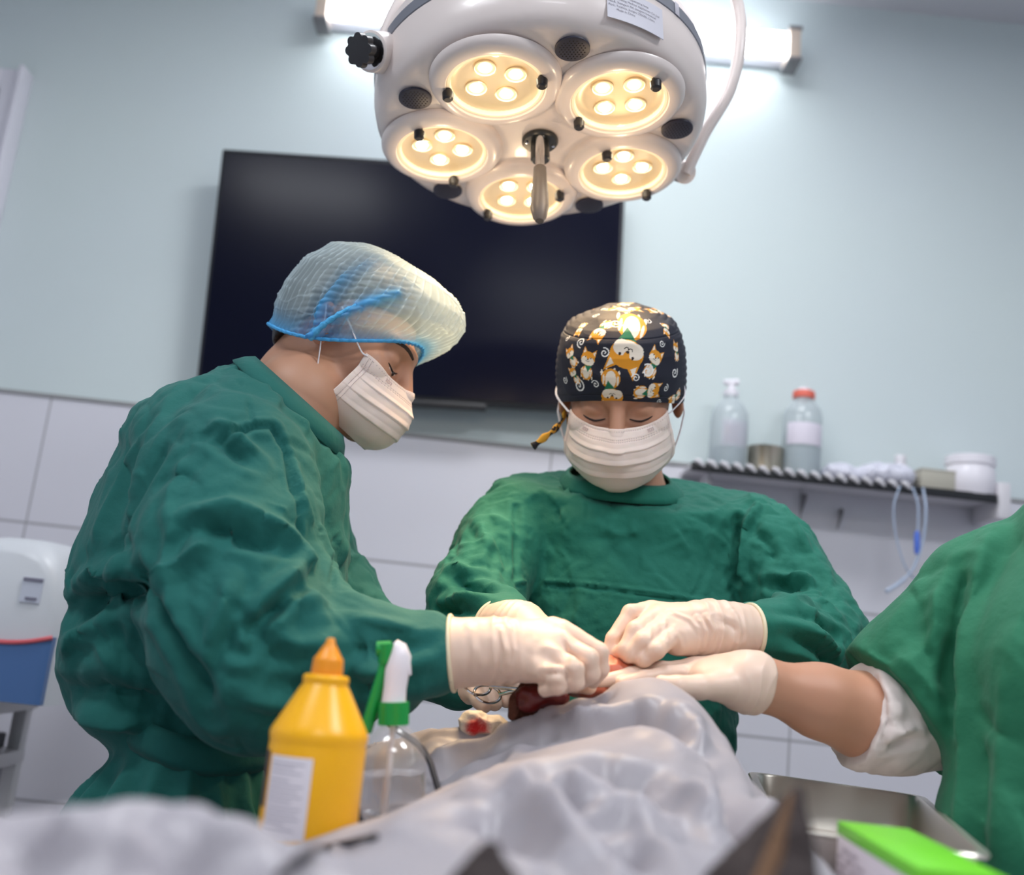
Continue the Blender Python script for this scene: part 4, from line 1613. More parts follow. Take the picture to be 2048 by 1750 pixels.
def local2d(c, nrm, ang, rad, size):
    d = np.linalg.norm(capw - c, axis=1)
    sel = np.where(d < rad)[0]
    nrm = nrm / np.linalg.norm(nrm)
    up_ = np.array([0, 0, 1.0])
    u = up_ - nrm * (up_ @ nrm)
    if np.linalg.norm(u) < .2:
        u = np.array([0, 1.0, 0]) - nrm * nrm[1]
    u /= np.linalg.norm(u)
    r = np.cross(u, nrm)
    ca, sa = math.cos(ang), math.sin(ang)
    X, Y = r * ca - u * sa, r * sa + u * ca
    q = capw[sel] - c
    return sel, (q @ X) / size, (q @ Y) / size

def dog_print(c, nrm, size, ang, bx=.12):
    sel, x, y = local2d(c, nrm, ang, size * 1.9, size)
    e = lambda cx, cy, rx, ry: ((x - cx) / rx) ** 2 + ((y - cy) / ry) ** 2 < 1
    def tri(ax_, ay, bx_, by, cx, cy):
        s1 = (bx_ - ax_) * (y - ay) - (by - ay) * (x - ax_)
        s2 = (cx - bx_) * (y - by) - (cy - by) * (x - bx_)
        s3 = (ax_ - cx) * (y - cy) - (ay - cy) * (x - cx)
        return ((s1 > 0) & (s2 > 0) & (s3 > 0)) | ((s1 < 0) & (s2 < 0) & (s3 < 0))
    for q in (-.36, -.14, .22, .44):
        blot(e(bx + q, -1.30 + abs(q) * .5, .05, .12), sel, CRM)
    blot(e(bx, -.86, .44, .44), sel, ORG)
    blot(e(bx, -.82, .25, .40), sel, CRM)
    blot(e(bx - .33, -.80, .05, .22) | e(bx + .33, -.80, .05, .22), sel, CRM)
    blot(tri(-.34, -.22, .42, -.22, bx + .12, -.78), sel, GRN)
    blot(tri(-.48, .10, -.16, .38, -.46, .66) | tri(.48, .10, .16, .38, .46, .66), sel, ORG)
    blot(tri(-.42, .24, -.26, .38, -.43, .56) | tri(.42, .24, .26, .38, .43, .56), sel, CRM)
    blot(e(0, 0, .50, .42), sel, ORG)
    blot(e(-.22, -.14, .24, .24) | e(.22, -.14, .24, .24) | e(0, -.2, .3, .2), sel, CRM)
    blot(e(0, .12, .10, .22), sel, ORG)
    blot(e(-.20, .06, .04, .05) | e(.20, .06, .04, .05) | e(0, -.06, .055, .04), sel, DRK)
    r_ = np.hypot(x - .06, y + .12)
    r2 = np.hypot(x + .06, y + .12)
    blot(((np.abs(r_ - .06) < .014) | (np.abs(r2 - .06) < .014)) & (y < -.11), sel, DRK)

def spiral_print(c, nrm, size, ang):
    sel, x, y = local2d(c, nrm, ang, size * 1.1, size)
    r = np.hypot(x, y)
    th = np.arctan2(y, x) % (2 * PI)
    best = np.full(len(x), 9.0)
    for k in range(3):
        t = th + 2 * PI * k
        best = np.minimum(best, np.where(t < 2 * PI * 1.65, np.abs(r - .048 * t), 9))
    blot(best < .055, sel, WHT)

cr_ = lambda x, y: (1020 + x / 3.976, 580 + y / 3.976)
DOGS = [(930, 510, 250, 165), (620, 545, 122, -22), (700, 345, 122, 155), (1160, 535, 122, -18), (1140, 800, 120, -75), (812, 850, 160, 178),
        (498, 652, 78, 10), (472, 500, 90, 14), (545, 330, 74, 170), (1248, 335, 72, 160), (1318, 455, 80, 5), (835, 150, 120, 60), (985, 150, 110, -70),
        (1130, 172, 90, 100), (605, 905, 96, 185), (1290, 880, 100, 130)]
SPIR = [(840, 265, 95), (690, 200, 60), (565, 415, 70), (750, 500, 66), (1090, 245, 62), (1210, 425, 50), (1095, 645, 92), (1310, 655, 74), (1000, 700, 56),
        (550, 760, 85), (680, 750, 56), (1240, 780, 52), (455, 385, 44), (437, 715, 56), (745, 150, 50), (1185, 885, 42), (900, 760, 1)]
hits = on_surface(capw[:], cf_, [cr_(q[0], q[1]) for q in DOGS + SPIR])
bvc = None
PXM = 1.50 / 2000 / 3.976
for q, h_ in zip(DOGS, hits[:len(DOGS)]):
    if h_ is None:
        continue
    k = np.argmin(((capw - h_) ** 2).sum(1))
    dog_print(h_, capn[k], q[2] * PXM * 1.02, math.radians(-q[3]))
for q, h_ in zip(SPIR, hits[len(DOGS):]):
    if h_ is None or q[2] < 5:
        continue
    k = np.argmin(((capw - h_) ** 2).sum(1))
    spiral_print(h_, capn[k], q[2] * PXM * 1.2, q[0])
rs = np.random.RandomState(4)
back = np.where((cv_[:, 1] > .03) & (VV < .95))[0]
done = []
for k in rs.permutation(back)[:400]:
    if all(np.linalg.norm(capw[k] - d_) > .030 for d_ in done):
        done.append(capw[k])
        (dog_print(capw[k], capn[k], .021, rs.uniform(0, 6)) if len(done) % 2 else spiral_print(capw[k], capn[k], .013, 1))
M_CAP = mat('scrub_cap_print', (1, 1, 1, 1), .7, bump=[(45, .3, .003), (900, .15, .0004)])
nt = M_CAP.node_tree
an = nt.nodes.new('ShaderNodeAttribute'); an.attribute_name = 'print'
nt.links.new(an.outputs['Color'], nt.nodes['Principled BSDF'].inputs['Base Color'])
co = pymesh('scrub_cap', capw, cf_, M_CAP, P2)
at_ = co.data.color_attributes.new('print', 'FLOAT_COLOR', 'POINT')
at_.data.foreach_set('color', np.concatenate([ccol, np.ones((len(ccol), 1))], 1).astype(np.float32).ravel())
# tie strings
M_TIE = mat('tie_navy_yellow', srgb(24, 24, 34), .7)
nt = M_TIE.node_tree
tc = nt.nodes.new('ShaderNodeTexCoord'); n_ = nt.nodes.new('ShaderNodeTexNoise'); n_.inputs['Scale'].default_value = 70
rp = nt.nodes.new('ShaderNodeValToRGB')
rp.color_ramp.elements[0].position = .5; rp.color_ramp.elements[0].color = srgb(24, 24, 34)
rp.color_ramp.elements[1].position = .54; rp.color_ramp.elements[1].color = srgb(222, 165, 50)
nt.links.new(tc.outputs['Object'], n_.inputs[0]); nt.links.new(n_.outputs['Fac'], rp.inputs[0]); nt.links.new(rp.outputs[0], nt.nodes['Principled BSDF'].inputs[0])
tp = catmull([at(1132, 792, 1.50), at(1130, 820, 1.50), at(1124, 842, 1.49), at(1106, 862, 1.475), at(1086, 877, 1.465), at(1066, 893, 1.46)], 30)
MB().tube(tp, [.0028 + .0028 * (i / 29) + .0014 * math.sin(i * .9) for i in range(30)], 10, flat=.45).build('cap_tie', M_TIE, co)
tp = catmull([at(1132, 800, 1.52), at(1136, 850, 1.52), at(1139, 900, 1.53)], 12)
MB().tube(tp, .0022, 8, flat=.5).build('cap_tie', M_TIE, co)

# gown neck tie hanging on the chest
# left glove (towards the right of the picture)
fing = [
    J((1300, 1222, 1.235, .0125), (1262, 1226, 1.215, .0108), (1228, 1278, 1.205, .0096), (1208, 1338, 1.20, .0082)),       # index, down to the wound
    J((1312, 1232, 1.215, .0125), (1272, 1262, 1.185, .0112), (1250, 1300, 1.18, .0100), (1238, 1306, 1.195, .0092)),
    J((1330, 1250, 1.20, .012), (1288, 1282, 1.172, .0110), (1262, 1308, 1.175, .0098), (1252, 1316, 1.19, .0088)),
    J((1345, 1270, 1.19, .0115), (1312, 1300, 1.165, .0100), (1288, 1318, 1.17, .0092), (1276, 1322, 1.185, .0082)),
    J((1330, 1240, 1.26, .013), (1280, 1275, 1.26, .0115), (1240, 1310, 1.245, .0105), (1218, 1338, 1.23, .0088)),
]
w0 = at(1412, 1258, 1.225)
palm = [(w0, .028, at(1312, 1236, 1.235), .019), (w0, .028, at(1322, 1246, 1.22), .021), (w0, .027, at(1342, 1264, 1.205), .019),
        (at(1400, 1272, 1.22), .025, at(1356, 1282, 1.20), .017), (at(1400, 1262, 1.24), .024, at(1340, 1246, 1.258), .018)]
make_hand(P2, 'glove', palm, fing, [(w0, .029), (at(1455, 1262, 1.23), .0325), (at(1500, 1266, 1.24), .034)], seed=7, wrinkle=.0012,
          creases_=[([(1300, 1245), (1300, 1275), (1296, 1305)], .0012, .0028), ([(1330, 1240), (1334, 1280), (1342, 1312)], .0014, .003),
                    ([(1345, 1262), (1360, 1280), (1362, 1300)], .0012, .003), ([(1395, 1235), (1410, 1262), (1404, 1300)], .003, .003),
                    ([(1412, 1232), (1428, 1262), (1420, 1308)], .0028, .003), ([(1340, 1225), (1380, 1240), (1400, 1262)], .002, .003),
                    ([(1470, 1225), (1480, 1265), (1470, 1305)], .002, .003), ([(1435, 1240), (1460, 1250), (1480, 1270)], -.003, .005)])
# right glove, behind the other surgeon's hand
fing = [
    J((1090, 1262, 1.22, .012), (1125, 1290, 1.20, .0108), (1150, 1325, 1.19, .0095), (1165, 1350, 1.185, .0084)),
    J((1085, 1275, 1.205, .012), (1115, 1305, 1.19, .0108), (1130, 1335, 1.185, .0095), (1140, 1358, 1.185, .0084)),
    J((1075, 1285, 1.20, .0115), (1100, 1318, 1.19, .0102), (1110, 1345, 1.19, .0092), (1112, 1362, 1.19, .008)),
    J((1062, 1290, 1.205, .011), (1082, 1322, 1.20, .0095), (1088, 1345, 1.20, .0085), (1090, 1360, 1.20, .0076)),
    J((1080, 1258, 1.24, .013), (1130, 1275, 1.235, .0115), (1165, 1310, 1.22, .0105), (1182, 1340, 1.21, .0088)),
]
w0 = at(1040, 1258, 1.25)
palm = [(w0, .026, at(1085, 1265, 1.225), .019), (w0, .026, at(1075, 1278, 1.21), .018), (w0, .025, at(1065, 1285, 1.21), .016)]
make_hand(P2, 'glove', palm, fing, [(w0, .030), (at(1020, 1258, 1.275), .032), (at(1000, 1256, 1.31), .034)], seed=9, h=.002)

# ================================================================== assistant at the right edge
F3 = head_frame((0.79, 1.15, 1.60), (-0.80, 0.05, -0.60), (-0.6, 0, .8), 1.03)
P3 = thing('person', 'short-sleeved person in leaf green scrubs at the right edge reaching a gloved hand in', 'person', (.74, 1.12, 0))
EX3 = at(1908, 1560, 1.1)[0]
T3 = np.array([EX3 + .20, 1.14, 1.41])
sA = at(2010, 1150, 1.22); eA = at(1800, 1440, 1.22); wA = at(1515, 1366, 1.17); hA = at(1440, 1360, 1.165)
b3 = [
    [(T3, .055), (np.array([EX3 + .18, 1.12, 1.26]), .09), (np.array([.73, 1.12, 1.0]), .10), (np.array([.73, 1.12, .88]), .10)],
    [(sA, .045), (at(1880, 1400, 1.23), .046), (eA, .046), (at(1730, 1432, 1.21), .0475), (at(1640, 1402, 1.19), .040), (wA, .0275), (hA, .024)],
    [(np.array([EX3 + .2, 1.05, 1.28]), .045), (np.array([.80, .93, 1.0]), .038), (np.array([.62, .95, .93]), .028), (np.array([.56, .97, .935]), .024)],
    [((.73, 1.05, .88), .08), ((.73, 1.05, .5), .055), ((.73, 1.05, .06), .04)],
    [((.73, 1.20, .88), .08), ((.73, 1.20, .5), .055), ((.73, 1.20, .06), .04)],
]
v, f = body_mesh(F3, (T3, .055), b3)
pymesh('body', v, f, M_SKIN, P3)
S3 = np.array([0, 1, 0])
def gown3(p):
    d = s_econe(p, T3 + np.array([0, 0, -.11]), (EX3 + .175, 1.11, 1.16), (.15, .12), (.175, .155), S3)
    d = smin(d, s_econe(p, (EX3 + .175, 1.11, 1.16), np.array([EX3 + .165, 1.10, 1.0]), (.175, .155), (.16, .165), S3), .04)
    bot = s_econe(p, np.array([EX3 + .165, 1.10, 1.0]), np.array([EX3 + .18, 1.10, .5]), (.16, .165), (.17, .17), S3)
    bot = smax(bot, .5 - p[:, 2], .004)
    d = smin(d, bot, .03)
    sl = s_chain(p, [(at(2035, 1150, 1.19), .066), (at(1975, 1205, 1.21), .076), (at(1900, 1310, 1.22), .084), (at(1822, 1400, 1.22), .084), (at(1765, 1462, 1.22), .087)], .03)
    e1 = at(1789, 1418, 1.22)
    ax_ = at(1790, 1412, 1.22) - at(1960, 1240, 1.22)
    ax_ = at(1785, 1408, 1.22) - at(1900, 1325, 1.22)
    ax_ /= np.linalg.norm(ax_)
    sl = smax(sl, (p - e1) @ ax_, .003)
    d = smin(d, sl, .010)
    return d
def folds3(v, n):
    q = cloth_noise(v, n, .0030, 7, (1, 1, .5), 51, 1.0)
    return q
CR3 = [
    ([(1965, 1050), (1930, 1130), (1912, 1230), (1908, 1330), (1912, 1440)], -.012, .010),
    ([(1990, 1060), (1950, 1150), (1935, 1260), (1930, 1400), (1930, 1560), (1925, 1700)], .008, .012),
    ([(1880, 1160), (1870, 1260), (1840, 1310), (1810, 1340)], .007, .011),
    ([(1850, 1230), (1850, 1300), (1870, 1340)], -.008, .010),
    ([(1790, 1290), (1800, 1320), (1850, 1360), (1890, 1420)], .006, .011),
    ([(1890, 1250), (1895, 1330), (1880, 1400)], -.007, .010),
    ([(1960, 1460), (1965, 1600), (1960, 1740)], -.006, .014),
    ([(2010, 1300), (2005, 1500), (2000, 1740)], .006, .018),
    ([(1830, 1180), (1790, 1240), (1765, 1290)], .004, .012),
]
g3 = make_gown(P3, gown3, (.34, .80, .48), (.96, 1.42, 1.45), M_GOWN_C, folds3, CR3, .0042, 'scrub_top', cr=.3)
collar(g3, [ring_pts(T3 + np.array([0, 0, q]), (-.2, 0, 1), (0, 1, 0), .072 + e, .068 + e, 60) for q, e in ((.03, 0), (.02, .006), (.0, .014))], M_GOWN_C, .004)
legs_and_shoes(P3, (.73, 1.12, .62), .08, (-1, 0), M_GOWN_C)
make_mask(F3, P3, seed=13)
fn = hair_fn(F3, lambda q: .012 - q[:, 2] + np.clip(-q[:, 1] - .02, 0, 1) * .9 - np.clip(q[:, 1], 0, 1) * .75, .008)
v, f = sdf_grid(fn, F3[1] - .15, F3[1] + .15, .004)
pymesh('hair', v, f, M_HAIR, P3)
# rolled white under-sleeve
M_UND = mat('undersleeve_white', srgb(226, 212, 208), .8, bump=[(30, .3, .004), (900, .2, .0005)])
def und(p):
    d = s_chain(p, [(at(1695, 1424, 1.208), .0545), (at(1740, 1434, 1.213), .0575), (at(1785, 1440, 1.22), .058), (at(1835, 1425, 1.225), .062), (at(1870, 1380, 1.225), .058)], .02)
    c0 = at(1712, 1427, 1.21)
    ax_ = at(1735, 1434, 1.213) - at(1690, 1421, 1.208)
    ax_ /= np.linalg.norm(ax_)
    d = smax(d, -(p - c0) @ ax_, .002)
    roll = np.abs((p - c0) @ ax_ - .010)
    return d - .0028 * np.exp(-(roll / .011) ** 4)
v, f = sdf_grid(und, at(1780, 1430, 1.22) - .15, at(1780, 1430, 1.22) + .15, .003)
v = relax(v, f, 1)
n = vnormals(v, f)
v = cloth_noise(v, n, .0022, 18, (1, 1, 1), 61)
v = creases(v, f, [([(1752, 1360), (1768, 1400), (1775, 1450), (1760, 1490)], -.004, .004), ([(1780, 1470), (1820, 1455), (1840, 1460)], .006, .006),
                   ([(1770, 1500), (1810, 1485), (1835, 1480)], -.006, .006), ([(1752, 1452), (1792, 1447)], .003, .002)])
pymesh('under_sleeve', v, f, M_UND, P3)
# glove, palm down on the patient, fingers to the left
fing = [
    J((1385, 1340, 1.215, .0115), (1330, 1345, 1.20, .0105), (1270, 1352, 1.19, .0092), (1208, 1362, 1.18, .0075)),
    J((1385, 1338, 1.20, .012), (1322, 1342, 1.185, .0105), (1262, 1351, 1.175, .0092), (1198, 1364, 1.165, .0072)),
    J((1388, 1345, 1.185, .0118), (1335, 1348, 1.172, .0102), (1290, 1356, 1.165, .009), (1245, 1366, 1.16, .0076)),
    J((1392, 1340, 1.225, .011), (1350, 1345, 1.225, .0095), (1310, 1350, 1.22, .0085), (1270, 1358, 1.215, .0075)),
    J((1452, 1372, 1.14, .0145), (1400, 1374, 1.125, .0135), (1355, 1372, 1.115, .0115), (1324, 1366, 1.115, .0088)),
]
w0 = at(1495, 1362, 1.165)
palm = [(w0, .0265, at(1392, 1342, 1.205), .0155), (w0, .0265, at(1395, 1346, 1.19), .0165), (w0, .026, at(1410, 1358, 1.165), .018),
        (at(1480, 1372, 1.155), .024, at(1430, 1372, 1.14), .0165), (w0, .025, at(1398, 1344, 1.222), .014)]
make_hand(P3, 'glove', palm, fing, [(w0, .0272), (at(1505, 1364, 1.168), .0288), (at(1519, 1368, 1.17), .0300)], seed=12, wrinkle=.0005)

# ================================================================== operating table, patient, sheet
TZ = .955
ot = thing('operating_table', 'steel operating table under the white sheet', 'operating table', (-.04, .62, 0))
MB().box((-.04, .505, TZ - .03), (1.12, .77, .04), bev=.01).build('table_top', M_STEEL, ot)
MB().box((.17, 1.02, TZ - .03), (.62, .26, .038), bev=.01).build('leg_board', M_STEEL, ot)
MB().box((-.04, .62, TZ - .075), (.6, .5, .05), bev=.01).build('top_frame', M_STEEL, ot)
MB().box((-.04, .62, .5), (.16, .16, .82), bev=.02).build('column', M_STEEL, ot)
MB().box((-.04, .62, .05), (.55, .75, .1), bev=.03).build('base', M_STEEL, ot)

def tps_fit(P, z, lam=1e-5):
    n = len(P)
    d2 = ((P[:, None] - P[None]) ** 2).sum(-1)
    K = np.where(d2 > 0, d2 * np.log(d2 + 1e-12), 0) * .5
    A = np.zeros((n + 3, n + 3))
    A[:n, :n] = K + lam * np.eye(n)
    A[:n, n] = 1
    A[:n, n + 1:] = P
    A[n, :n] = 1
    A[n + 1:, :n] = P.T
    w_ = np.linalg.solve(A, np.r_[z, 0, 0, 0])
    def ev(Q):
        out = np.zeros(len(Q))
        for i in range(0, len(Q), 20000):
            q = Q[i:i + 20000]
            e2 = ((q[:, None] - P[None]) ** 2).sum(-1)
            out[i:i + 20000] = (np.where(e2 > 0, e2 * np.log(e2 + 1e-12), 0) * .5) @ w_[:n] + w_[n] + q @ w_[n + 1:]
        return out
    return ev

ctl = []
for px, py, Y in [(-60, 1668, .55), (0, 1642, .55), (130, 1606, .55), (290, 1606, .55), (400, 1628, .55), (510, 1662, .56), (600, 1700, .57), (680, 1722, .58),
                  (700, 1705, .66), (760, 1664, .70), (830, 1624, .75), (880, 1594, .80), (960, 1545, .86),
                  (1280, 1362, 1.13), (1200, 1382, 1.12), (1335, 1374, 1.12), (1120, 1412, 1.13), (1040, 1444, 1.15), (1400, 1420, 1.08), (1445, 1465, 1.04),
                  (1480, 1515, .99), (1510, 1568, .94), (1560, 1628, .88), (1620, 1690, .82),
                  (900, 1454, 1.22), (830, 1472, 1.2), (960, 1452, 1.24),
                  (940, 1500, 1.12), (1080, 1460, 1.08), (1250, 1440, 1.02), (1300, 1500, .92), (1200, 1530, .88), (1150, 1640, .76), (1300, 1620, .76),
                  (1080, 1580, .82), (1000, 1700, .68), (1250, 1720, .66), (1400, 1640, .78), (1480, 1720, .72), (860, 1690, .66)]:
    q = at(px, py, Y)
    ctl.append((q[0], q[1], q[2]))
for x, y, z in [(-.62, .40, 1.0), (-.4, .38, .99), (-.2, .38, .985), (-.05, .4, .99), (-.5, .75, TZ + .006), (-.35, .8, TZ + .006), (-.3, .95, TZ + .006), (-.2, .88, TZ + .006), (-.17, .95, TZ + .006), (-.13, .98, TZ + .006),
                (-.12, 1.04, TZ + .02), (-.26, 1.08, TZ + .01), (-.45, 1.05, TZ + .006), (.3, .9, TZ + .012), (.33, .8, TZ + .006), (.45, .7, TZ + .006), (.5, .9, TZ + .006), (.45, 1.05, TZ + .006),
                (.33, 1.0, TZ + .01), (.34, .65, TZ + .006), (.45, .45, TZ + .006), (.2, 1.24, 1.05), (.05, 1.26, 1.03), (.28, 1.12, 1.0), (-.25, .66, TZ + .01), (-.12, .72, TZ + .015)]:
    ctl.append((x, y, z))
ctl = np.array(ctl)
hfun = tps_fit(ctl[:, :2], ctl[:, 2], 2e-5)
NX, NY = 330, 270
gx = np.linspace(-.68, .56, NX)
gy = np.linspace(.36, 1.34, NY)
GX, GY = np.meshgrid(gx, gy, indexing='ij')
Q2 = np.stack([GX.ravel(), GY.ravel()], 1)
hz_ = np.maximum(hfun(Q2), TZ + .003)
# beyond the table's edges the sheet hangs
x_, y_ = Q2[:, 0], Q2[:, 1]
yf = np.where(x_ > -.14, 1.26, 1.115)
yf = .90 + .36 / (1 + np.exp(-(x_ + .165) / .012)) - .145 / (1 + np.exp(-(x_ - .30) / .02))
ex_ = np.maximum.reduce([-.60 - x_, x_ - .525, y_ - yf, np.zeros_like(x_)])
drop = np.clip(ex_ / .05, 0, 1)
hz_ = hz_ - drop ** 1.3 * .26 - np.clip(ex_, 0, .2) * .8
P3d = np.stack([x_, y_, hz_], 1)
fS = grid_faces(NX, NY)
nS = vnormals(P3d, fS)
if nS[:, 2].mean() < 0:
    fS = fS[:, ::-1]
    nS = -nS
# folds
body_ = np.clip((hz_ - (TZ + .01)) / .04, 0, 1)
wv = np.stack([noise(P3d * 5, 81), noise(P3d * 5, 82), noise(P3d * 5, 83)], 1)
q_ = P3d * np.array([9, 5.5, 9]) + wv * .8
r1 = 1 - np.abs(noise(q_, 84)) * 2.2
r2 = 1 - np.abs(noise(q_ * 2.2, 85)) * 2.2
P3d = P3d + nS * (body_ * (.006 * r1 + .0022 * r2 - .006) * np.where(x_ < -.15, .5, 1))[:, None]
P3d[:, 2] = np.maximum(P3d[:, 2], np.where(ex_ <= 0, TZ + .001, 0))
CRS = [
    ([(1090, 1490), (1180, 1470), (1260, 1440), (1330, 1450), (1390, 1480)], -.010, .014),
    ([(1100, 1445), (1180, 1440), (1240, 1425)], .006, .010),
    ([(1130, 1560), (1200, 1545), (1260, 1560), (1310, 1600)], -.014, .018),
    ([(1060, 1600), (1130, 1590), (1210, 1600)], .010, .014),
    ([(1400, 1470), (1440, 1540), (1480, 1620), (1520, 1690)], -.012, .016),
    ([(1370, 1430), (1420, 1500), (1450, 1580)], .010, .014),
    ([(1330, 1580), (1400, 1620), (1440, 1680)], .010, .014),
    ([(1180, 1620), (1260, 1630), (1330, 1660)], .010, .012),
    ([(1210, 1660), (1260, 1700), (1280, 1740)], -.010, .012),
    ([(960, 1580), (1040, 1600), (1100, 1640), (1160, 1700)], .012, .016),
    ([(880, 1640), (980, 1640), (1060, 1700)], -.010, .016),
    ([(850, 1530), (930, 1500), (1010, 1470), (1100, 1440), (1200, 1400)], .007, .010),
    ([(860, 1560), (950, 1520), (1040, 1490), (1130, 1460)], -.007, .010),
    ([(840, 1480), (900, 1472), (970, 1468)], .005, .008),
    ([(100, 1640), (130, 1690), (140, 1740)], .010, .012),
    ([(60, 1650), (70, 1700), (60, 1745)], -.008, .012),
    ([(160, 1690), (240, 1700), (310, 1670)], .008, .010),
    ([(380, 1650), (430, 1690), (520, 1730)], .010, .012),
    ([(330, 1680), (380, 1720), (460, 1745)], -.010, .014),
]
P3d = creases(P3d, fS, [(a_, b_ * (2.0 if b_ < 0 else 1.5), c_ * (1.15 if b_ < 0 else .9)) for a_, b_, c_ in CRS], nS)
P3d = crumple(P3d, fS, nS, 34, .0040, .010, 15, (.06, .2), where=(hz_ > TZ + .02))
P3d[:, 2] = np.maximum(P3d[:, 2], np.where(ex_ <= 0, TZ + .001, 0))
M_SHEET = mat('sheet_white', srgb(178, 173, 178), .45, sss=.1, bump=[(22, .25, .006)])
M_SHEET = thin_mat('sheet_translucent', srgb(206, 202, 210), .68, .35)
vs_, fs_ = solid_sheet(P3d, fS, .0016)
sheet = tag(pymesh('surgical_sheet', vs_, fs_, M_SHEET), 'rumpled white surgical sheet covering the patient and the table', 'sheet')

def on_sheet(x, y):
    k = np.argmin((P3d[:, 0] - x) ** 2 + (P3d[:, 1] - y) ** 2)
    return P3d[k].copy()

# the dog: trunk under the sheet, head and pricked ears towards the camera
M_FUR = mat('fur_dark_brown', srgb(52, 38, 36), .8, bump=[(220, 1, .004), (60, .5, .006)], var=(srgb(34, 26, 28), 18))
dg = thing('dog', 'dark brown dog lying under the sheet with a pricked ear showing near the camera', 'dog', (.12, .8, .96))
ear_t = at(1598, 1572, .60)
ear_b = at(1525, 1810, .56)
DCH = []
for (x, y), r in (((.13, 1.08), .045), ((.12, .95), .040), ((.11, .80), .030), ((.09, .66), .018)):
    zt = min(on_sheet(x + a, y + b)[2] for a in (-.04, 0, .04) for b in (-.04, 0, .04))
    DCH.append(((x, y, zt - r - .012), r))
def dogf(p):
    d = s_chain(p, DCH, .03)
    d = smin(d, s_ell(p, (.085, .48, .965), (.055, .07, .035)), .02)
    d = smin(d, s_cone(p, (.09, .44, .955), (.09, .37, .945), .028, .018), .02)
    # right ear of the picture: tall, pricked
    e = s_econe(p, ear_b, ear_t, (.033, .014), (.004, .003), (1, 0, .15))
    e2 = s_econe(p, at(965, 1810, .52), at(978, 1700, .53), (.024, .012), (.007, .005), (1, 0, 0))
    e = smin(e, s_cone(p, (.12, .50, .972), ear_b, .020, .018), .01)
    d = smin(d, e, .012)
    d = smin(d, smin(e2, s_cone(p, (.05, .49, .972), at(965, 1810, .52), .020, .016), .01), .012)
    return d
v, f = sdf_grid(dogf, (-.06, .33, .90), (.24, 1.22, 1.14), .004)
n = vnormals(v, f)
v = v + n * (noise(v * 90, 91) * .0012)[:, None]
pymesh('body', v, f, M_FUR, dg)
# paler inner face of the ear
ax_e = ear_t - ear_b
ie = []
for t in np.linspace(.05, .93, 14):
    c = ear_b + ax_e * t
    w_ = .016 * (1 - t) + .002
    ie.append((c + np.array([-.004, -.011 * (1 - t) - .004, 0]), w_))
MB().tube([q for q, _ in ie], [w_ for _, w_ in ie], 12, flat=.3).build('inner_ear', mat('fur_tan', srgb(110, 80, 56), .85, bump=[(200, 1, .003)]), dg)
# opening of the belly between the hands: dark furred flap with red inside
M_FLESH = mat('flesh_red', srgb(132, 34, 30), .3, sss=.1, bump=[(60, .5, .004)], var=(srgb(40, 8, 10), 45))
M_TISSUE = mat('tissue_pink', srgb(214, 130, 100), .35, sss=.15, bump=[(70, .5, .004)], var=(srgb(190, 90, 66), 30))
fl = [at(1022, 1440, 1.13), at(1030, 1405, 1.13), at(1045, 1380, 1.135), at(1075, 1368, 1.14)]
def flap(p):
    d = s_chain(p, [(at(1026, 1430, 1.145), .006), (at(1034, 1402, 1.145), .0075), (at(1050, 1378, 1.15), .0075), (at(1085, 1370, 1.155), .006)], .006)
    d = smin(d, s_econe(p, at(1040, 1425, 1.16), at(1080, 1395, 1.165), (.020, .010), (.022, .012), (1, 0, .6)), .006)
    return smin(d, s_econe(p, at(1070, 1410, 1.165), at(1125, 1388, 1.17), (.012, .010), (.010, .008), (1, 0, .4)), .008)
v, f = sdf_grid(flap, at(1075, 1400, 1.15) - .07, at(1075, 1400, 1.15) + .07, .0018)
n = vnormals(v, f)
v = v + n * (noise(v * 160, 92) * .0012)[:, None]
fo = pymesh('skin_flap', v, f, mat('flap_fur_rust', srgb(112, 60, 38), .8, bump=[(300, 1, .003)], var=(srgb(60, 30, 22), 60)), dg)
def inner(p):
    d = s_ell(p, at(1085, 1392, 1.138), (.030, .010, .011))
    return smin(d, s_ell(p, at(1060, 1402, 1.137), (.016, .008, .013)), .006)
v, f = sdf_grid(inner, at(1080, 1395, 1.14) - .06, at(1080, 1395, 1.14) + .06, .0018)
n = vnormals(v, f)
v = v + n * (noise(v * 120, 93) * .0016)[:, None]
pymesh('wound', v, f, M_FLESH, dg)
def tiss(p):
    d = s_ell(p, at(1225, 1350, 1.20), (.034, .03, .022))
    d = smin(d, s_ell(p, at(1262, 1340, 1.205), (.026, .02, .014)), .01)
    return smin(d, s_ell(p, at(1170, 1372, 1.18), (.03, .02, .014)), .01)
v, f = sdf_grid(tiss, at(1225, 1350, 1.2) - .09, at(1225, 1350, 1.2) + .09, .002)
n = vnormals(v, f)
v = v + n * ((1 - np.abs(noise(v * 70, 94)) * 2) * .0022)[:, None]
pymesh('exposed_tissue', v, f, M_TISSUE, dg)

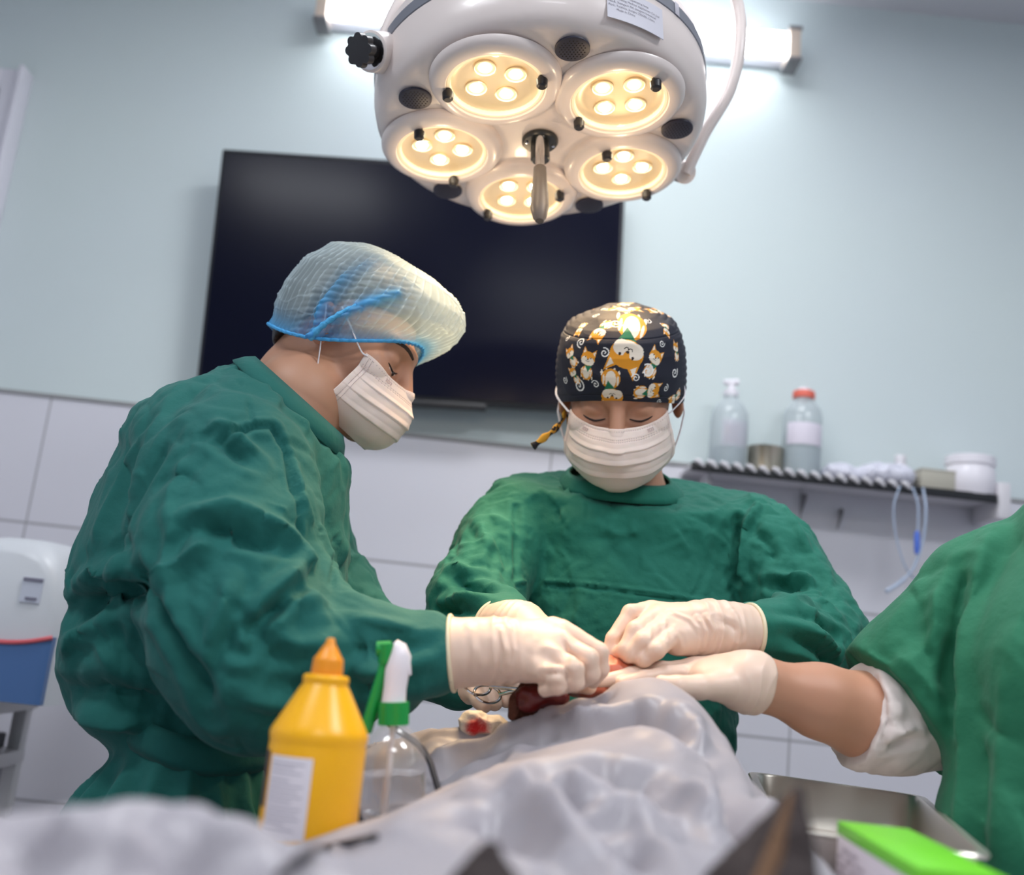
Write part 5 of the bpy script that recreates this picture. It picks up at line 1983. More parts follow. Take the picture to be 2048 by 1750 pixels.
# gauze with blood
M_GAUZE = mat('gauze', srgb(240, 232, 222), .85, bump=[(500, .6, .001)])
nt = M_GAUZE.node_tree
b_ = nt.nodes['Principled BSDF']
tc = nt.nodes.new('ShaderNodeNewGeometry')
vm = nt.nodes.new('ShaderNodeVectorMath'); vm.operation = 'DISTANCE'
gz = at(954, 1462, 1.165) + .015
vm.inputs[1].default_value = gz
nz = nt.nodes.new('ShaderNodeTexNoise'); nz.inputs['Scale'].default_value = 90
md = nt.nodes.new('ShaderNodeVectorMath'); md.operation = 'MULTIPLY_ADD'
md.inputs[1].default_value = (.03, .03, .03)
nt.links.new(nz.outputs['Color'], md.inputs[0]); nt.links.new(tc.outputs['Position'], md.inputs[2])
nt.links.new(md.outputs[0], vm.inputs[0])
rp = nt.nodes.new('ShaderNodeValToRGB')
rp.color_ramp.elements[0].position = .0155; rp.color_ramp.elements[0].color = srgb(196, 20, 28)
rp.color_ramp.elements[1].position = .019; rp.color_ramp.elements[1].color = srgb(240, 232, 222)
nt.links.new(vm.outputs['Value'], rp.inputs[0]); nt.links.new(rp.outputs[0], b_.inputs['Base Color'])
def gauze(p):
    d = s_ell(p, at(948, 1446, 1.19), (.017, .016, .014))
    d = smin(d, s_ell(p, at(975, 1452, 1.19), (.016, .014, .009)), .006)
    return smin(d, s_ell(p, at(998, 1447, 1.195), (.012, .012, .008)), .006)
v, f = sdf_grid(gauze, at(965, 1448, 1.19) - .06, at(965, 1448, 1.19) + .06, .0016)
n = vnormals(v, f)
v = v + n * ((1 - np.abs(noise(v * 110, 95)) * 2) * .0022)[:, None]
tag(pymesh('gauze_wad', v, f, M_GAUZE), 'crumpled white gauze wad stained with red blood on the lit sheet', 'gauze')

# scissors with two finger rings
sc_ = thing('surgical_scissors', 'steel surgical scissors with ring handles held under the wrist of the profile surgeon', 'scissors', at(960, 1368, 1.25))
for c, nm in (((955, 1372), 0), ((975, 1388), 1)):
    Mr = frame_at(at(c[0], c[1], 1.245), (.25, -1, .35), (1, 0, 0))
    lp = [Mr @ Vector((.0165 * math.cos(a), .0105 * math.sin(a), 0)) for a in np.linspace(0, 2 * PI, 41)]
    m_ = MB().tube(lp, .0018, 8, cap=False)
    m_.tube([at(c[0] + 24, c[1] + 1, 1.245), at(1040, 1379, 1.235), at(1075, 1380, 1.225)], [.002, .0024, .0012], 8)
    m_.build('blade', M_CHROME, sc_)
MB().lathe([(0, .002), (.003, .0018), (.003, -.002), (0, -.002)], 16, frame_at(at(1040, 1379, 1.232), (.2, -1, .3))).build('pivot_screw', M_CHROME, sc_)

# ------------------------------------------------------------------ yellow squeeze bottle
def axis_frame(b, t):
    z = Vector(t) - Vector(b)
    return frame_at(b, z, (1, 0, 0)), z.length
yb0, yb1 = at(613, 1678, .90), at(662, 1280, .905)
Mb, Lb = axis_frame(yb0, yb1)
u = Lb / 400.0
yb = thing('squeeze_bottle', 'opaque yellow squeeze bottle with a pointed nozzle and white label on the sheet', 'bottle', yb0)
M_YEL = mat('plastic_yellow', srgb(250, 182, 8), .32, sss=.08)
M_ORC = mat('cap_orange', srgb(240, 150, 22), .35, sss=.1)
MB().lathe([(0, 0), (90 * u, 0), (97 * u, 3 * u), (100 * u, 10 * u), (100 * u, 182 * u), (99 * u, 188 * u), (100.5 * u, 194 * u), (102 * u, 206 * u), (99.5 * u, 214 * u),
            (93 * u, 226 * u), (52 * u, 300 * u), (47 * u, 308 * u), (48.5 * u, 313 * u), (48.5 * u, 322 * u), (44 * u, 327 * u), (30 * u, 328 * u)], 72, Mb).build('bottle_body', M_YEL, yb)
MB().lathe([(31 * u, 326 * u), (33.5 * u, 329 * u), (32 * u, 356 * u), (30.5 * u, 362 * u), (27 * u, 365 * u), (18 * u, 381 * u), (10 * u, 394 * u), (9 * u, 401 * u), (6 * u, 404 * u), (0, 404 * u)], 48, Mb).build('nozzle_cap', M_ORC, yb)
M_LABEL = mat('label_white', srgb(222, 216, 224), .5)
M_LABEL2 = mat('label_dark', srgb(88, 62, 58), .5)
a0 = math.atan2(-1, 0)                     # towards the camera
MB().lathe([(100.7 * u, 12 * u), (100.9 * u, 13 * u), (100.9 * u, 164 * u), (100.7 * u, 165 * u)], 30, Mb, a0=a0 - .90, a1=a0 + .10).build('label', M_LABEL, yb)
MB().lathe([(100.7 * u, 62 * u), (100.9 * u, 63 * u), (100.9 * u, 170 * u), (100.7 * u, 171 * u)], 20, Mb, a0=a0 - 1.75, a1=a0 - 1.0).build('label', M_LABEL2, yb)
M_INKG = mat('ink_grey', srgb(176, 172, 184), .6)
ln = MB()
for k, (z, w_) in enumerate([(150, .8), (142, .6), (132, .75), (118, .5), (108, .8), (98, .7), (88, .8), (78, .6), (66, .8), (56, .75), (46, .8), (36, .5), (26, .7)]):
    ln.lathe([(101.0 * u, z * u), (101.1 * u, (z + 1) * u), (101.0 * u, (z + 3.0) * u)], 10, Mb, a0=a0 - .84, a1=a0 - .84 + w_)
ln.build('label_print', M_INKG, yb)
MB().lathe([(3.5 * u, 0), (2.5 * u, 1.5 * u), (0, 2 * u)], 12, frame_at(Mb @ Vector((18 * u, -72 * u, 254 * u)), Mb.to_3x3() @ Vector((.2, -.85, .5)))).build('vent_dimple', M_ORC, yb)

# ------------------------------------------------------------------ clear trigger spray bottle
sb0, sb1 = at(783, 1628, 1.0), at(790, 1290, 1.0)
Ms, Ls = axis_frame(sb0, sb1)
u = Ls / 338.0
sb = thing('spray_bottle', 'clear trigger spray bottle with green collar, partly filled, behind the yellow bottle', 'bottle', sb0)
M_CLEAR = thin_mat('clear_plastic', srgb(235, 238, 245), .22, .08)
[q for q in M_CLEAR.node_tree.nodes if q.type == 'MIX_SHADER']
for q in M_CLEAR.node_tree.nodes:
    if q.type == 'MIX_SHADER' and abs(q.inputs[0].default_value - .06) < 1e-6:
        q.inputs[0].default_value = .45
M_LIQ = mat('liquid_clear', srgb(236, 238, 242), .02, trans=1, ior=1.33)
MB().lathe([(0, 0), (62 * u, 0), (68 * u, 4 * u), (70 * u, 12 * u), (70 * u, 92 * u), (66 * u, 118 * u), (54 * u, 146 * u), (38 * u, 164 * u), (28 * u, 172 * u), (26 * u, 182 * u)], 64, Ms).build('bottle_body', M_CLEAR, sb)
MB().lathe([(0, 3 * u), (60 * u, 3 * u), (66 * u, 8 * u), (67.5 * u, 14 * u), (67.5 * u, 80 * u), (0, 80 * u)], 64, Ms).build('liquid', M_LIQ, sb)
M_GRN = mat('plastic_green', srgb(14, 150, 66), .35)
M_WHT = mat('plastic_white', srgb(232, 228, 236), .35)
M_TUB = mat('dip_tube', srgb(226, 214, 210), .4)
MB().tube([Ms @ Vector((-12 * u, 0, 8 * u)), Ms @ Vector((0, 0, 180 * u))], 6 * u, 12).build('dip_tube', M_TUB, sb)
cg = MB()
pr_ = []
n_ = 60
for z in (176 * u, 222 * u):
    for k in range(n_):
        a = 2 * PI * k / n_
        r_ = (31 + (1.2 if k % 2 else -0.6)) * u
        pr_.append(Ms @ Vector((r_ * math.cos(a), r_ * math.sin(a), z)))
cg._add(pr_, [(k, (k + 1) % n_, n_ + (k + 1) % n_, n_ + k) for k in range(n_)] + [tuple(range(n_ - 1, -1, -1)), tuple(range(n_, 2 * n_))])
cg.build('collar', M_GRN, sb)
hd_ = MB()
hd_.tube([Ms @ Vector(q) for q in ((0, 0, 221 * u), (0, 0, 226 * u), (2 * u, 0, 250 * u), (6 * u, 0, 285 * u), (12 * u, 0, 315 * u), (8 * u, 0, 334 * u), (0, 0, 344 * u))],
         [28 * u, 27 * u, 26 * u, 28 * u, 25 * u, 18 * u, 8 * u], 24, flat=.8)
hd_.tube([Ms @ Vector(q) for q in ((16 * u, 0, 318 * u), (26 * u, 0, 300 * u), (33 * u, 0, 276 * u))], [10 * u, 8 * u, 3 * u], 12)
hd_.build('spray_head', M_WHT, sb)
MB().tube([Ms @ Vector(q) for q in ((-20 * u, 0, 300 * u), (-18 * u, 0, 322 * u), (-18 * u, 0, 340 * u))], [15 * u, 18 * u, 19 * u], 20).tube(
    [Ms @ Vector((-8 * u, 0, 330 * u)), Ms @ Vector((-38 * u, 0, 330 * u))], [17 * u, 16 * u], 20).build('nozzle', M_GRN, sb)
tr_ = MB()
tr_.tube([Ms @ Vector(q) for q in ((-18 * u, 0, 310 * u), (-24 * u, 0, 280 * u), (-38 * u, 0, 230 * u), (-52 * u, 0, 180 * u), (-56 * u, 0, 160 * u))], [13 * u, 14 * u, 15 * u, 15 * u, 13 * u], 14, flat=.7)
tr_.build('trigger', M_GRN, sb)

# ------------------------------------------------------------------ cables
M_CAB = mat('cable_black', srgb(48, 46, 52), .5)
def lift(px, py, Y, dz=.0):
    return at(px, py, Y)
c1 = MB().tube(catmull([at(778, 1448, 1.10), at(800, 1464, 1.09), at(835, 1488, 1.075), at(858, 1520, 1.06), at(868, 1550, 1.05), at(880, 1592, 1.04), at(884, 1610, 1.03)], 30), .0032, 10).build('cable', M_CAB)
tag(c1, 'dark cable arching down beside the clear spray bottle', 'cable')
_cp = [q + np.array([0, -.002, .0035]) for q in on_surface(P3d, fS, [(560, 1765), (585, 1742), (620, 1718), (655, 1703), (700, 1694), (750, 1684)]) if q is not None]
c2 = MB().tube(catmull(_cp, 30), .0026, 10).build('cable', M_CAB)
tag(c2, 'dark cable lying on the sheet in front of the yellow bottle', 'cable')
c3 = MB().tube(catmull([at(712, 1600, .96), at(714, 1618, .955), at(722, 1640, .95), at(726, 1655, .95)], 12), .0028, 10).build('cable', M_CAB)
tag(c3, 'short bit of dark cable between the yellow bottle and the spray bottle', 'cable')

# ------------------------------------------------------------------ steel tray
TRZ = 1.022
def atz(px, py, z):
    d = FW + RT * (px - 1024) / FPX + UP * (875 - py) / FPX
    return CAM + d * ((z - CAM[2]) / d[2])
cs = [atz(1506, 1545, TRZ), atz(1838, 1592, TRZ), atz(1972, 1712, TRZ), atz(1560, 1652, TRZ)]
ty = thing('steel_tray', 'empty stainless steel instrument tray standing by the green box', 'tray', (np.mean([c[0] for c in cs]), np.mean([c[1] for c in cs]), TZ + .004))
def rrect(c4, inset, z, rad=.03, n=10):
    c = np.array([q[:2] for q in c4])
    ctr = c.mean(0)
    out = []
    m_ = len(c)
    for i in range(m_):
        p0, p1, p2 = c[i - 1], c[i], c[(i + 1) % m_]
        d0 = (p0 - p1) / np.linalg.norm(p0 - p1)
        d1 = (p2 - p1) / np.linalg.norm(p2 - p1)
        p = p1 + (d0 + d1) * inset
        a, b = p + d0 * rad, p + d1 * rad
        for t in np.linspace(0, 1, n):
            out.append((*((1 - t) ** 2 * a + 2 * t * (1 - t) * p + t * t * b), z))
    return out
def loft(rings, close=True):
    m_ = MB()
    n = len(rings[0])
    vs = [p for r in rings for p in r]
    fs = [(i * n + k, i * n + (k + 1) % n, (i + 1) * n + (k + 1) % n, (i + 1) * n + k) for i in range(len(rings) - 1) for k in range(n)]
    if close:
        fs.append(tuple((len(rings) - 1) * n + k for k in range(n)))
    return m_._add(vs, fs)
r_ = lambda i, z, rad=.03: rrect(cs, i, z, rad)
M_TRAY = mat('tray_steel', srgb(222, 216, 206), .38, 1.0, bump=[(14, .25, .003)])
TB = TZ + .006
loft([r_(.010, TB - .001), r_(.006, TB + .004), r_(.001, TRZ - .003), r_(-.006, TRZ - .0035), r_(-.0072, TRZ - .001), r_(-.006, TRZ + .0008), r_(.002, TRZ + .0008),
      r_(.004, TRZ - .002), r_(.009, TB + .008), r_(.013, TB + .003), r_(.03, TB + .0015, .02)]).build('tray_shell', M_TRAY, ty)
loft([r_(.0105, TB - .0009)]).build('tray_bottom', M_TRAY, ty, smooth=False)

# ------------------------------------------------------------------ green box
gA, gB, gC = at(1677, 1642, .72), at(1842, 1738, .66), at(1972, 1735, .74)
M_BOXG = mat('carton_green', srgb(112, 205, 36), .4)
M_BOXW = mat('carton_white', srgb(222, 212, 222), .45)
gA, gB = Vector(atz(1676, 1643, 1.035)), Vector(atz(1838, 1738, 1.035))
gD, gC = Vector(atz(1760, 1640, 1.035)), Vector(atz(1972, 1722, 1.035))
exb = (gB - gA); Lx = exb.length; exb.normalize()
eyb = Vector((0, 0, 1)).cross(exb)
Ly_ = .058
gx_ = thing('carton', 'small bright green and white carton standing in front of the steel tray', 'box', gA + exb * Lx / 2)
hB = 1.035 - (TZ + .006)
rb_ = Matrix((exb, eyb, Vector((0, 0, 1)))).transposed()
ctr = gA + exb * Lx / 2 + eyb * Ly_ / 2
MB().box(ctr + Vector((0, 0, -hB / 2)), (Lx, Ly_, hB), rb_, .0008).build('carton_body', M_BOXW, gx_)
MB().box(ctr + Vector((0, 0, -.0045)), (Lx + .0008, Ly_ + .0008, .0105), rb_, .0008).build('lid', M_BOXG, gx_)
MB().box(gB + eyb * Ly_ / 2 + Vector((0, 0, -hB / 2)) + exb * .0002, (.0008, Ly_ + .0006, hB), rb_).build('end_flap', M_BOXG, gx_)
M_INK = mat('ink_mauve', srgb(146, 134, 146), .6)
fm = Matrix.Translation(gA + Vector((0, 0, -.016)) - eyb * .0003) @ Matrix((exb, Vector((0, 0, 1)), -eyb)).transposed().to_4x4()
# rows of small print run down the side of the carton
k = 0
for row in range(9):
    for cidx in range(6):
        txt = ['ml 10', 'Lot 24', '5 mg', 'Exp 26', 'Rx', '0.9 %'][(row + cidx) % 6]
        if (row * 7 + cidx * 3) % 5 == 0:
            continue
        text_mesh('carton_print', txt, .0040, fm @ Matrix.Translation((.004 + cidx * .0115, -.004 - row * .0062, 0)), M_INK, gx_)

# ================================================================== wall shelf at the right
SY = 2.25
e0, e1 = Vector(at(1382, 927, SY)), Vector(at(1992, 990, SY))
zs = (e0.z + e1.z) / 2
sx0, sx1 = e0.x, e1.x
shf = thing('wall_shelf', 'narrow wall shelf with a black front edge holding bottles and jars', 'shelf', ((sx0 + sx1) / 2, 2.3, zs))
M_SHF = mat('shelf_white', srgb(215, 212, 218), .4)
MB().box(((sx0 + sx1) / 2, (SY + WALL_Y) / 2, zs - .006), (sx1 - sx0, WALL_Y - SY - .004, .010)).build('board', M_SHF, shf)
MB().box(((sx0 + sx1) / 2, SY - .003, zs - .008), (sx1 - sx0, .012, .020), bev=.003).build('front_edge', M_BLACK, shf)
for k in range(17):
    x = sx0 + .02 + k * (sx1 - sx0 - .2) / 17
    MB().tube([(x - .014, SY - .012, zs + .006), (x - .004, SY - .013, zs + .002), (x + .008, SY - .012, zs - .008)], [.004, .007, .003], 10).build('clip', M_SHF, shf)
MB().box((sx1 + .018, 2.31, zs - .01), (.03, .13, .085), bev=.004).build('end_bracket', M_SHF, shf)
MB().box((sx0 + .05, 2.33, zs - .05), (.012, .09, .08), bev=.003).build('bracket', M_SHF, shf)

def base_at(px, Y=2.29):
    q = at(px, 950, Y)
    return Vector((q[0], Y, zs))
UPX = 2.32 / 2000
M_PET = thin_mat('pet_plastic', srgb(222, 230, 234), .6, .15)
M_PLAB = mat('paper_label', srgb(222, 215, 228), .6)
M_SALINE = mat('clear_fluid', srgb(206, 220, 228), .05, trans=.4, ior=1.33)
def bottle(px, w_, h_, prof, m, label, name='bottle', cat='bottle'):
    b = base_at(px)
    t = thing(name, label, cat, b)
    M = Matrix.Translation(b)
    MB().lathe([(r * w_ / 2, z * h_) for r, z in prof], 40, M).build(name + '_body' if name != 'bottle' else 'bottle_body', m, t)
    return t, M
# bottle with pump top
t, M = bottle(1452, .088, .180, [(0, 0), (.9, 0), (1, .04), (1, .62), (.95, .76), (.7, .88), (.38, .95), (.36, 1)], M_PET, 'clear plastic bottle with white pump top and printed label on the wall shelf')
MB().lathe([(0, .004), (.038, .004), (.038, .05), (0, .05)], 32, M).build('liquid', M_SALINE, t)
MB().lathe([(.0428, .050), (.0432, .052), (.0432, .110), (.0428, .112)], 24, M, a0=-PI / 2 - .6, a1=-PI / 2 + 1.0).build('label', M_PLAB, t)
MB().tube([M @ Vector((0, 0, .178)), M @ Vector((0, 0, .190)), M @ Vector((0, 0, .194)), M @ Vector((0, 0, .214))], [.018, .018, .009, .007], 20).tube(
    [M @ Vector((.016, 0, .214)), M @ Vector((-.02, 0, .21))], [.008, .006], 12).build('pump_top', M_WHT, t)
pr = MB()
for k in range(5):
    pr.lathe([(.0434, .060 + k * .009), (.0435, .061 + k * .009), (.0434, .0635 + k * .009)], 8, M, a0=-PI / 2 - .4, a1=-PI / 2 + .5 - .1 * (k % 3))
pr.build('label_print', mat('ink_pink', srgb(190, 160, 184), .6), t)
# bottle with red cap
t, M = bottle(1600, .090, .195, [(0, 0), (.92, 0), (1, .03), (1, .74), (.9, .84), (.6, .93), (.5, .96), (.5, 1)], M_PET, 'clear saline bottle with a salmon red cap on the wall shelf')
MB().lathe([(0, .004), (.041, .004), (.041, .10), (0, .10)], 32, M).build('liquid', M_SALINE, t)
MB().lathe([(.0456, .072), (.046, .074), (.046, .122), (.0456, .124)], 24, M, a0=-PI / 2 - 1.1, a1=-PI / 2 + 1.0).build('label', M_PLAB, t)
MB().lathe([(.0235, .190), (.026, .192), (.026, .206), (.024, .208), (0, .208)], 32, M).build('cap', mat('cap_salmon', srgb(232, 110, 92), .4), t)
MB().lathe([(.014, .208), (.012, .217), (0, .219)], 24, M).build('cap_tip', M_WHT, t)
# steel cup
t, M = bottle(1528, .082, .062, [(0, 0), (.95, 0), (1, .02), (1, .96), (1.03, 1), (.97, 1), (.95, .1), (0, .08)], mat('cup_steel', srgb(186, 176, 160), .3, 1.0), 'small steel cup between the two clear bottles on the shelf', 'steel_cup', 'cup')
# white jar and beige box
t, M = bottle(1940, .112, .092, [(0, 0), (.9, 0), (.94, .05), (.94, .12), (.98, .16), (.98, .62), (.94, .66), (.94, .74), (1, .78), (1, .98), (.96, 1), (0, 1)], M_WHT, 'squat white plastic jar at the right end of the wall shelf', 'jar', 'jar')
b = base_at(1866)
t = thing('small_carton', 'low grey-beige carton beside the white jar on the shelf', 'box', b)
MB().box(b + Vector((0, 0, .023)), (.08, .06, .046), bev=.003).build('carton_body', mat('carton_beige', srgb(176, 172, 160), .6), t)
MB().box(b + Vector((0, 0, .0475)), (.082, .062, .004), bev=.001).build('carton_lid', mat('carton_beige2', srgb(186, 182, 172), .6), t)
# small white vial standing on the bags
t = thing('vial', 'small white vial standing among the plastic bags on the shelf', 'bottle', base_at(1800, 2.32))
M = Matrix.Translation(base_at(1800, 2.32))
MB().lathe([(0, 0), (.016, 0), (.0165, .06), (.012, .066), (.012, .070)], 24, M).build('vial_body', M_WHT, t)
MB().lathe([(.013, .068), (.0135, .084), (.012, .086), (0, .086)], 24, M).build('vial_cap', M_SHF, t)
# plastic bags of supplies
M_BAG = mat('bag_plastic', srgb(212, 212, 226), .3, alpha=1, bump=[(30, .7, .01)])
for px, Y, rx, rz_, L in ((1690, 2.285, .055, .018, 'flat clear bag of supplies beside the red-capped bottle'), (1775, 2.28, .065, .024, 'crumpled clear bag of supplies in front of the vial')):
    b = base_at(px, Y)
    def bagf(p, b=np.array(b), rx=rx, rz_=rz_):
        return s_ell(p, b + np.array([0, 0, rz_ + .004]), (rx, .035, rz_))
    v, f = sdf_grid(bagf, np.array(b) - .09, np.array(b) + .09, .0035)
    n = vnormals(v, f)
    v = v + n * ((1 - np.abs(noise(v * 40, 101)) * 2) * .006)[:, None]
    v[:, 2] = np.maximum(v[:, 2], zs + .0002)
    tag(pymesh('supply_bag', v, f, M_BAG), L, 'bag', 'supply bags on the shelf')
# tubing hanging from the shelf edge
M_TUBE2 = mat('tubing_grey_blue', srgb(168, 182, 205), .3)
hg = thing('hanging_tubing', 'coil of clear tubing with a blue clamp hanging from the shelf edge', 'tubing', at(1815, 970, 2.23))
MB().tube(catmull([at(1800, 972, 2.235), at(1788, 1010, 2.23), at(1790, 1060, 2.23), at(1805, 1120, 2.23), at(1822, 1150, 2.23), at(1840, 1165, 2.23)], 40), .0022, 8).build('tube', M_TUBE2, hg)
MB().tube(catmull([at(1846, 976, 2.235), at(1852, 1020, 2.22), at(1846, 1080, 2.22), at(1828, 1135, 2.22), at(1800, 1165, 2.22), at(1772, 1183, 2.22)], 40), [.003 + .002 * (i > 28) for i in range(40)], 8).build('tube', M_TUBE2, hg)
MB().tube(catmull([at(1825, 974, 2.235), at(1836, 1010, 2.225), at(1836, 1060, 2.225), at(1838, 1100, 2.225), at(1825, 1140, 2.222)], 30), .0025, 8).build('tube', M_TUBE2, hg)
MB().tube([at(1834, 1062, 2.222), at(1834, 1070, 2.222), at(1834, 1098, 2.222), at(1833, 1108, 2.222)], [.004, .0065, .0065, .004], 12).build('clamp', mat('clamp_blue', srgb(84, 118, 214), .4), hg)
for i, (px, py, L) in enumerate(((1610, 1000, 'thin hook on the tiles under the red-capped bottle'), (1683, 1030, 'small dark hook on the tiles between tubing and red-capped bottle'))):
    q = Vector(at(px, py, WALL_Y - .012))
    tag(MB().tube([q + Vector((0, .012, .01)), q + Vector((0, 0, .012)), q + Vector((-.002, -.002, 0)), q + Vector((-.006, -.002, -.02)), q + Vector((-.010, -.002, -.035))], [.004, .005, .005, .003, .0015], 10).build('wall_hook', mat('hook_grey', srgb(120, 118, 124), .4)), L, 'hook')

# ================================================================== machine on a trolley at the left
tz_top = at(60, 1412, 1.80)[2]
TX0, TX1, TY0, TY1 = -1.45, -.905, 1.72, 2.12
tro = thing('trolley', 'grey-white steel trolley with open shelves under the blue and white machine', 'trolley', ((TX0 + TX1) / 2, (TY0 + TY1) / 2, 0))
M_TRO = mat('trolley_white', srgb(198, 196, 198), .35)
cx_, cy_ = (TX0 + TX1) / 2, (TY0 + TY1) / 2
MB().box((cx_, cy_, tz_top - .02), (TX1 - TX0 + .02, TY1 - TY0 + .02, .04), bev=.012).build('top_shelf', M_TRO, tro)
z2 = tz_top - .13
MB().box((cx_, cy_, z2), (TX1 - TX0, TY1 - TY0, .028), bev=.004).build('middle_shelf', M_TRO, tro)
MB().box((cx_, cy_, z2 + .03), (TX1 - TX0 - .06, TY1 - TY0 - .06, .03), bev=.004).build('drawer', mat('drawer_dark', srgb(92, 92, 96), .5), tro)
MB().box((cx_, cy_, .25), (TX1 - TX0, TY1 - TY0, .028), bev=.004).build('bottom_shelf', M_TRO, tro)
for x in (TX0 + .015, TX1 - .015):
    for y in (TY0 + .015, TY1 - .015):
        MB().box((x, y, tz_top / 2 + .02), (.028, .028, tz_top - .08), bev=.004).build('post', M_TRO, tro)
        MB().lathe([(0, -.012), (.028, -.012), (.03, -.006), (.03, .006), (.028, .012), (0, .012)], 24, frame_at((x, y, .03), (0, 1, 0))).build('castor', M_BLACK, tro)
MB().box((cx_, TY1 - .01, (z2 + .25) / 2), (TX1 - TX0 - .04, .01, z2 - .3)).build('back_panel', mat('panel_grey', srgb(150, 150, 158), .4), tro)
ma = thing('autoclave', 'rounded white and blue bench machine standing on the trolley', 'machine', (cx_, cy_ - .02, tz_top))
mz0 = tz_top + .001
mtop = at(45, 1074, 1.85)[2]
mh = mtop - mz0
mx0, mx1 = at(-160, 1300, 1.82)[0], at(128, 1300, 1.82)[0]
mw = mx1 - mx0
mcx = (mx0 + mx1) / 2
def arch(y, s=1.0, n=40):
    pts = [(-1, 0), (-1, .22)]
    pts += [(-math.cos(t) ** .62 if math.cos(t) > 0 else (-math.cos(t)) ** .62, .22 + .78 * math.sin(t) ** .75) for t in np.linspace(0.02, PI - .02, n)]
    pts += [(1, .22), (1, 0)]
    return [(mcx + x * mw / 2 * s, y, mz0 + z * mh * (1 - (1 - s) * .6)) for x, z in pts]
Ya, Yb = 1.80, 2.10
m_ = MB()
rings = [arch(Ya, .80), arch(Ya + .008, .88), arch(Ya + .03, .955), arch(Ya + .06, .99), arch(Ya + .10, 1), arch(Yb - .04, 1), arch(Yb, .93)]
n_ = len(rings[0])
m_._add([p for r in rings for p in r], [(i * n_ + k, i * n_ + (k + 1) % n_, (i + 1) * n_ + (k + 1) % n_, (i + 1) * n_ + k) for i in range(len(rings) - 1) for k in range(n_)] +
        [tuple(range(n_)), tuple((len(rings) - 1) * n_ + k for k in range(n_ - 1, -1, -1))])
M_MAC = mat('machine_white', srgb(205, 208, 214), .35)
mo = m_.build('housing', M_MAC, ma)
# blue lower front with its curved red edge
zb_ = at(50, 1288, 1.80)[2]
def edge_z(x):
    return zb_ + .030 * ((x - (mcx + .02)) / (mw / 2)) ** 2
xs = np.linspace(mx0 + mw * .06, mx1 - mw * .055, 40)
bl = MB()
Yf = Ya - .004
top_ = [(x, Yf - .004 + .05 * max(0, abs((x - mcx) / (mw / 2)) - .8), edge_z(x)) for x in xs]
bot_ = [(x, q[1], mz0 + .002) for x, q in zip(xs, top_)]
N = len(xs)
bl._add(top_ + bot_ + [(x, y + .05, z) for x, y, z in top_] + [(x, y + .05, z) for x, y, z in bot_],
        [(i, i + 1, N + i + 1, N + i) for i in range(N - 1)] + [(i, 2 * N + i, 2 * N + i + 1, i + 1) for i in range(N - 1)] + [(N - 1, 2 * N - 1, 4 * N - 1, 3 * N - 1), (0, N, 3 * N, 2 * N)])
bl.build('front_panel', mat('machine_blue', srgb(72, 108, 160), .35), ma)
MB().tube([(x, y - .001, z) for x, y, z in top_], .004, 8).build('red_stripe', mat('stripe_red', srgb(214, 96, 104), .4), ma)
q = Vector(at(62, 1180, Ya - .004))
st = MB().box((q.x, Ya - .001, q.z), (.036, .003, .044), Matrix.Rotation(0, 3, 'X')).build('sticker', mat('sticker_paper', srgb(196, 200, 214), .6), ma, smooth=False)
k = MB().box((q.x, Ya - .0032, q.z + .018), (.034, .002, .006))
k.box((q.x + .002, Ya - .0032, q.z - .015), (.020, .002, .005))
k.build('sticker_print', mat('sticker_ink', srgb(120, 118, 136), .6), st, smooth=False)

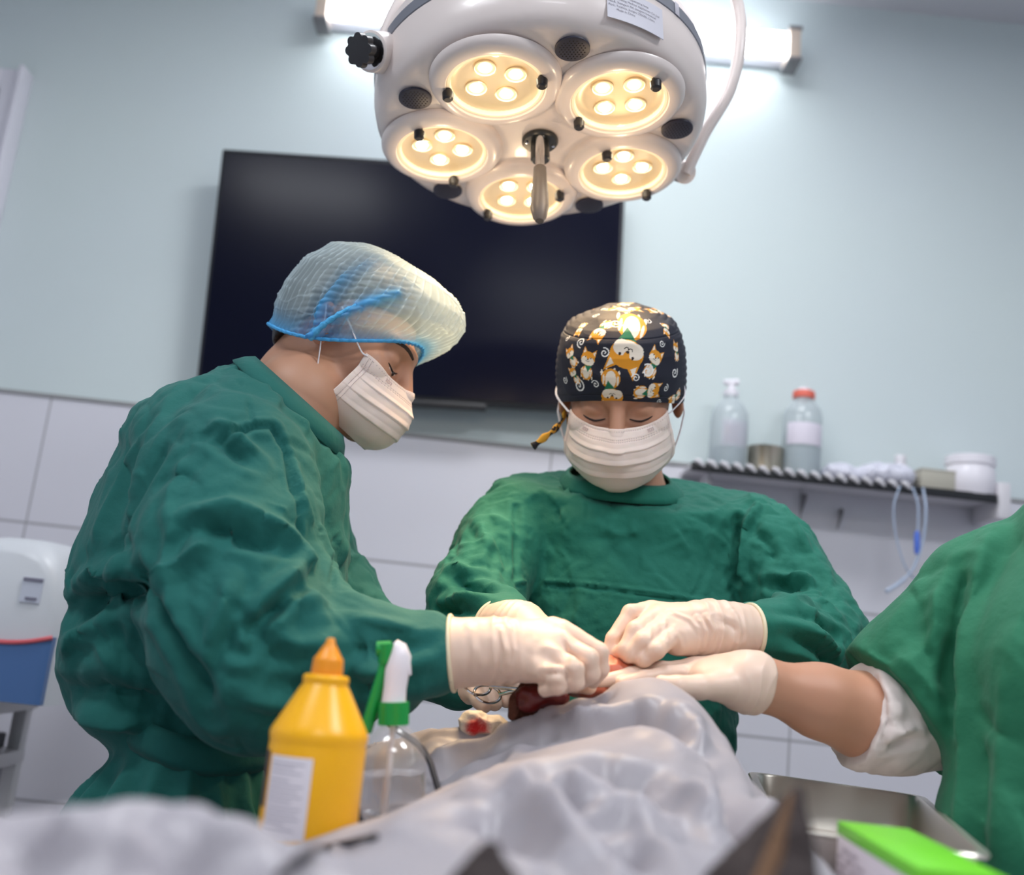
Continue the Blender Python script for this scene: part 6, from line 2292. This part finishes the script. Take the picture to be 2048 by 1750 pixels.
# ================================================================== printed sticker and band mark on the lamp housing
def side_point(px, py):
    d = FW + RT * (px - 1024) / FPX + UP * (875 - py) / FPX
    # meet the lamp's upright side
    Mi = ML.inverted()
    o = Mi @ Vector(CAM)
    dd = Mi.to_3x3() @ Vector(d)
    A = dd.x ** 2 + dd.y ** 2
    B = 2 * (o.x * dd.x + o.y * dd.y)
    C_ = o.x ** 2 + o.y ** 2 - .2522 ** 2
    t = (-B - math.sqrt(max(0, B * B - 4 * A * C_))) / (2 * A)
    p = o + dd * t
    return math.atan2(p.y, p.x), p.z
pA, pB, pC = side_point(1214, 5), side_point(1325, 38), side_point(1212, 60)
def wrap_text(name, body, size, ang0, z0, m, parent, sgn):
    c = bpy.data.curves.new(name, 'FONT')
    c.body = body
    c.size = size
    c.space_character = 1.05
    tmp = bpy.data.objects.new(name, c)
    COL.objects.link(tmp)
    dg_ = bpy.context.evaluated_depsgraph_get()
    me = bpy.data.meshes.new_from_object(tmp.evaluated_get(dg_))
    bpy.data.objects.remove(tmp)
    for q in me.vertices:
        a = ang0 + sgn * q.co.x / .2524
        q.co = ML @ Vector((.2530 * math.cos(a), .2530 * math.sin(a), z0 - q.co.y))
    me.materials.clear()
    return add(name, me, m, parent, smooth=False)
sg = 1 if ((pB[0] - pA[0] + PI) % (2 * PI) - PI) > 0 else -1
w_ = abs((pB[0] - pA[0] + PI) % (2 * PI) - PI)
za, zb2 = -.067, -.018
a_, b_ = (pA[0], pA[0] + sg * w_)
MB().lathe([(.2517, za), (.2526, za + .0003), (.2522, zb2 - .0003), (.2515, zb2)], 20, ML, a0=min(a_, b_), a1=max(a_, b_)).build('lamp_label', mat('lamp_label_grey', srgb(206, 204, 214), .4), lamp)
lb_ = [o for o in lamp.children if o.name.startswith('lamp_label')][0]
M_TXT = mat('label_ink', srgb(110, 104, 116), .6)
for i, L in enumerate(['Name: KL500', 'Products name: Operating lamp', 'Jiangsu Keling Medical Appliances Co.,Ltd', 'No.8, Xiangyun Rd, Jiangyan Industrial', 'Park, Taizhou, Jiangsu 225500, China', '        Made In China']):
    wrap_text('label_text', L, .0046, pA[0] + sg * .008, za + .0065 + i * .0058, M_TXT, lb_, sg)
m1 = side_point(1355, 50)
MB().lathe([(.2530, -.099), (.2532, -.098), (.2532, -.079), (.2530, -.078)], 6, ML, a0=m1[0] - .02, a1=m1[0] + .02).build('band_mark', mat('band_mark_grey', srgb(190, 186, 196), .4), lamp)
wrap_text('band_text', 'KL', .007, m1[0] - sg * .014, -.085, M_TXT, lamp, sg)
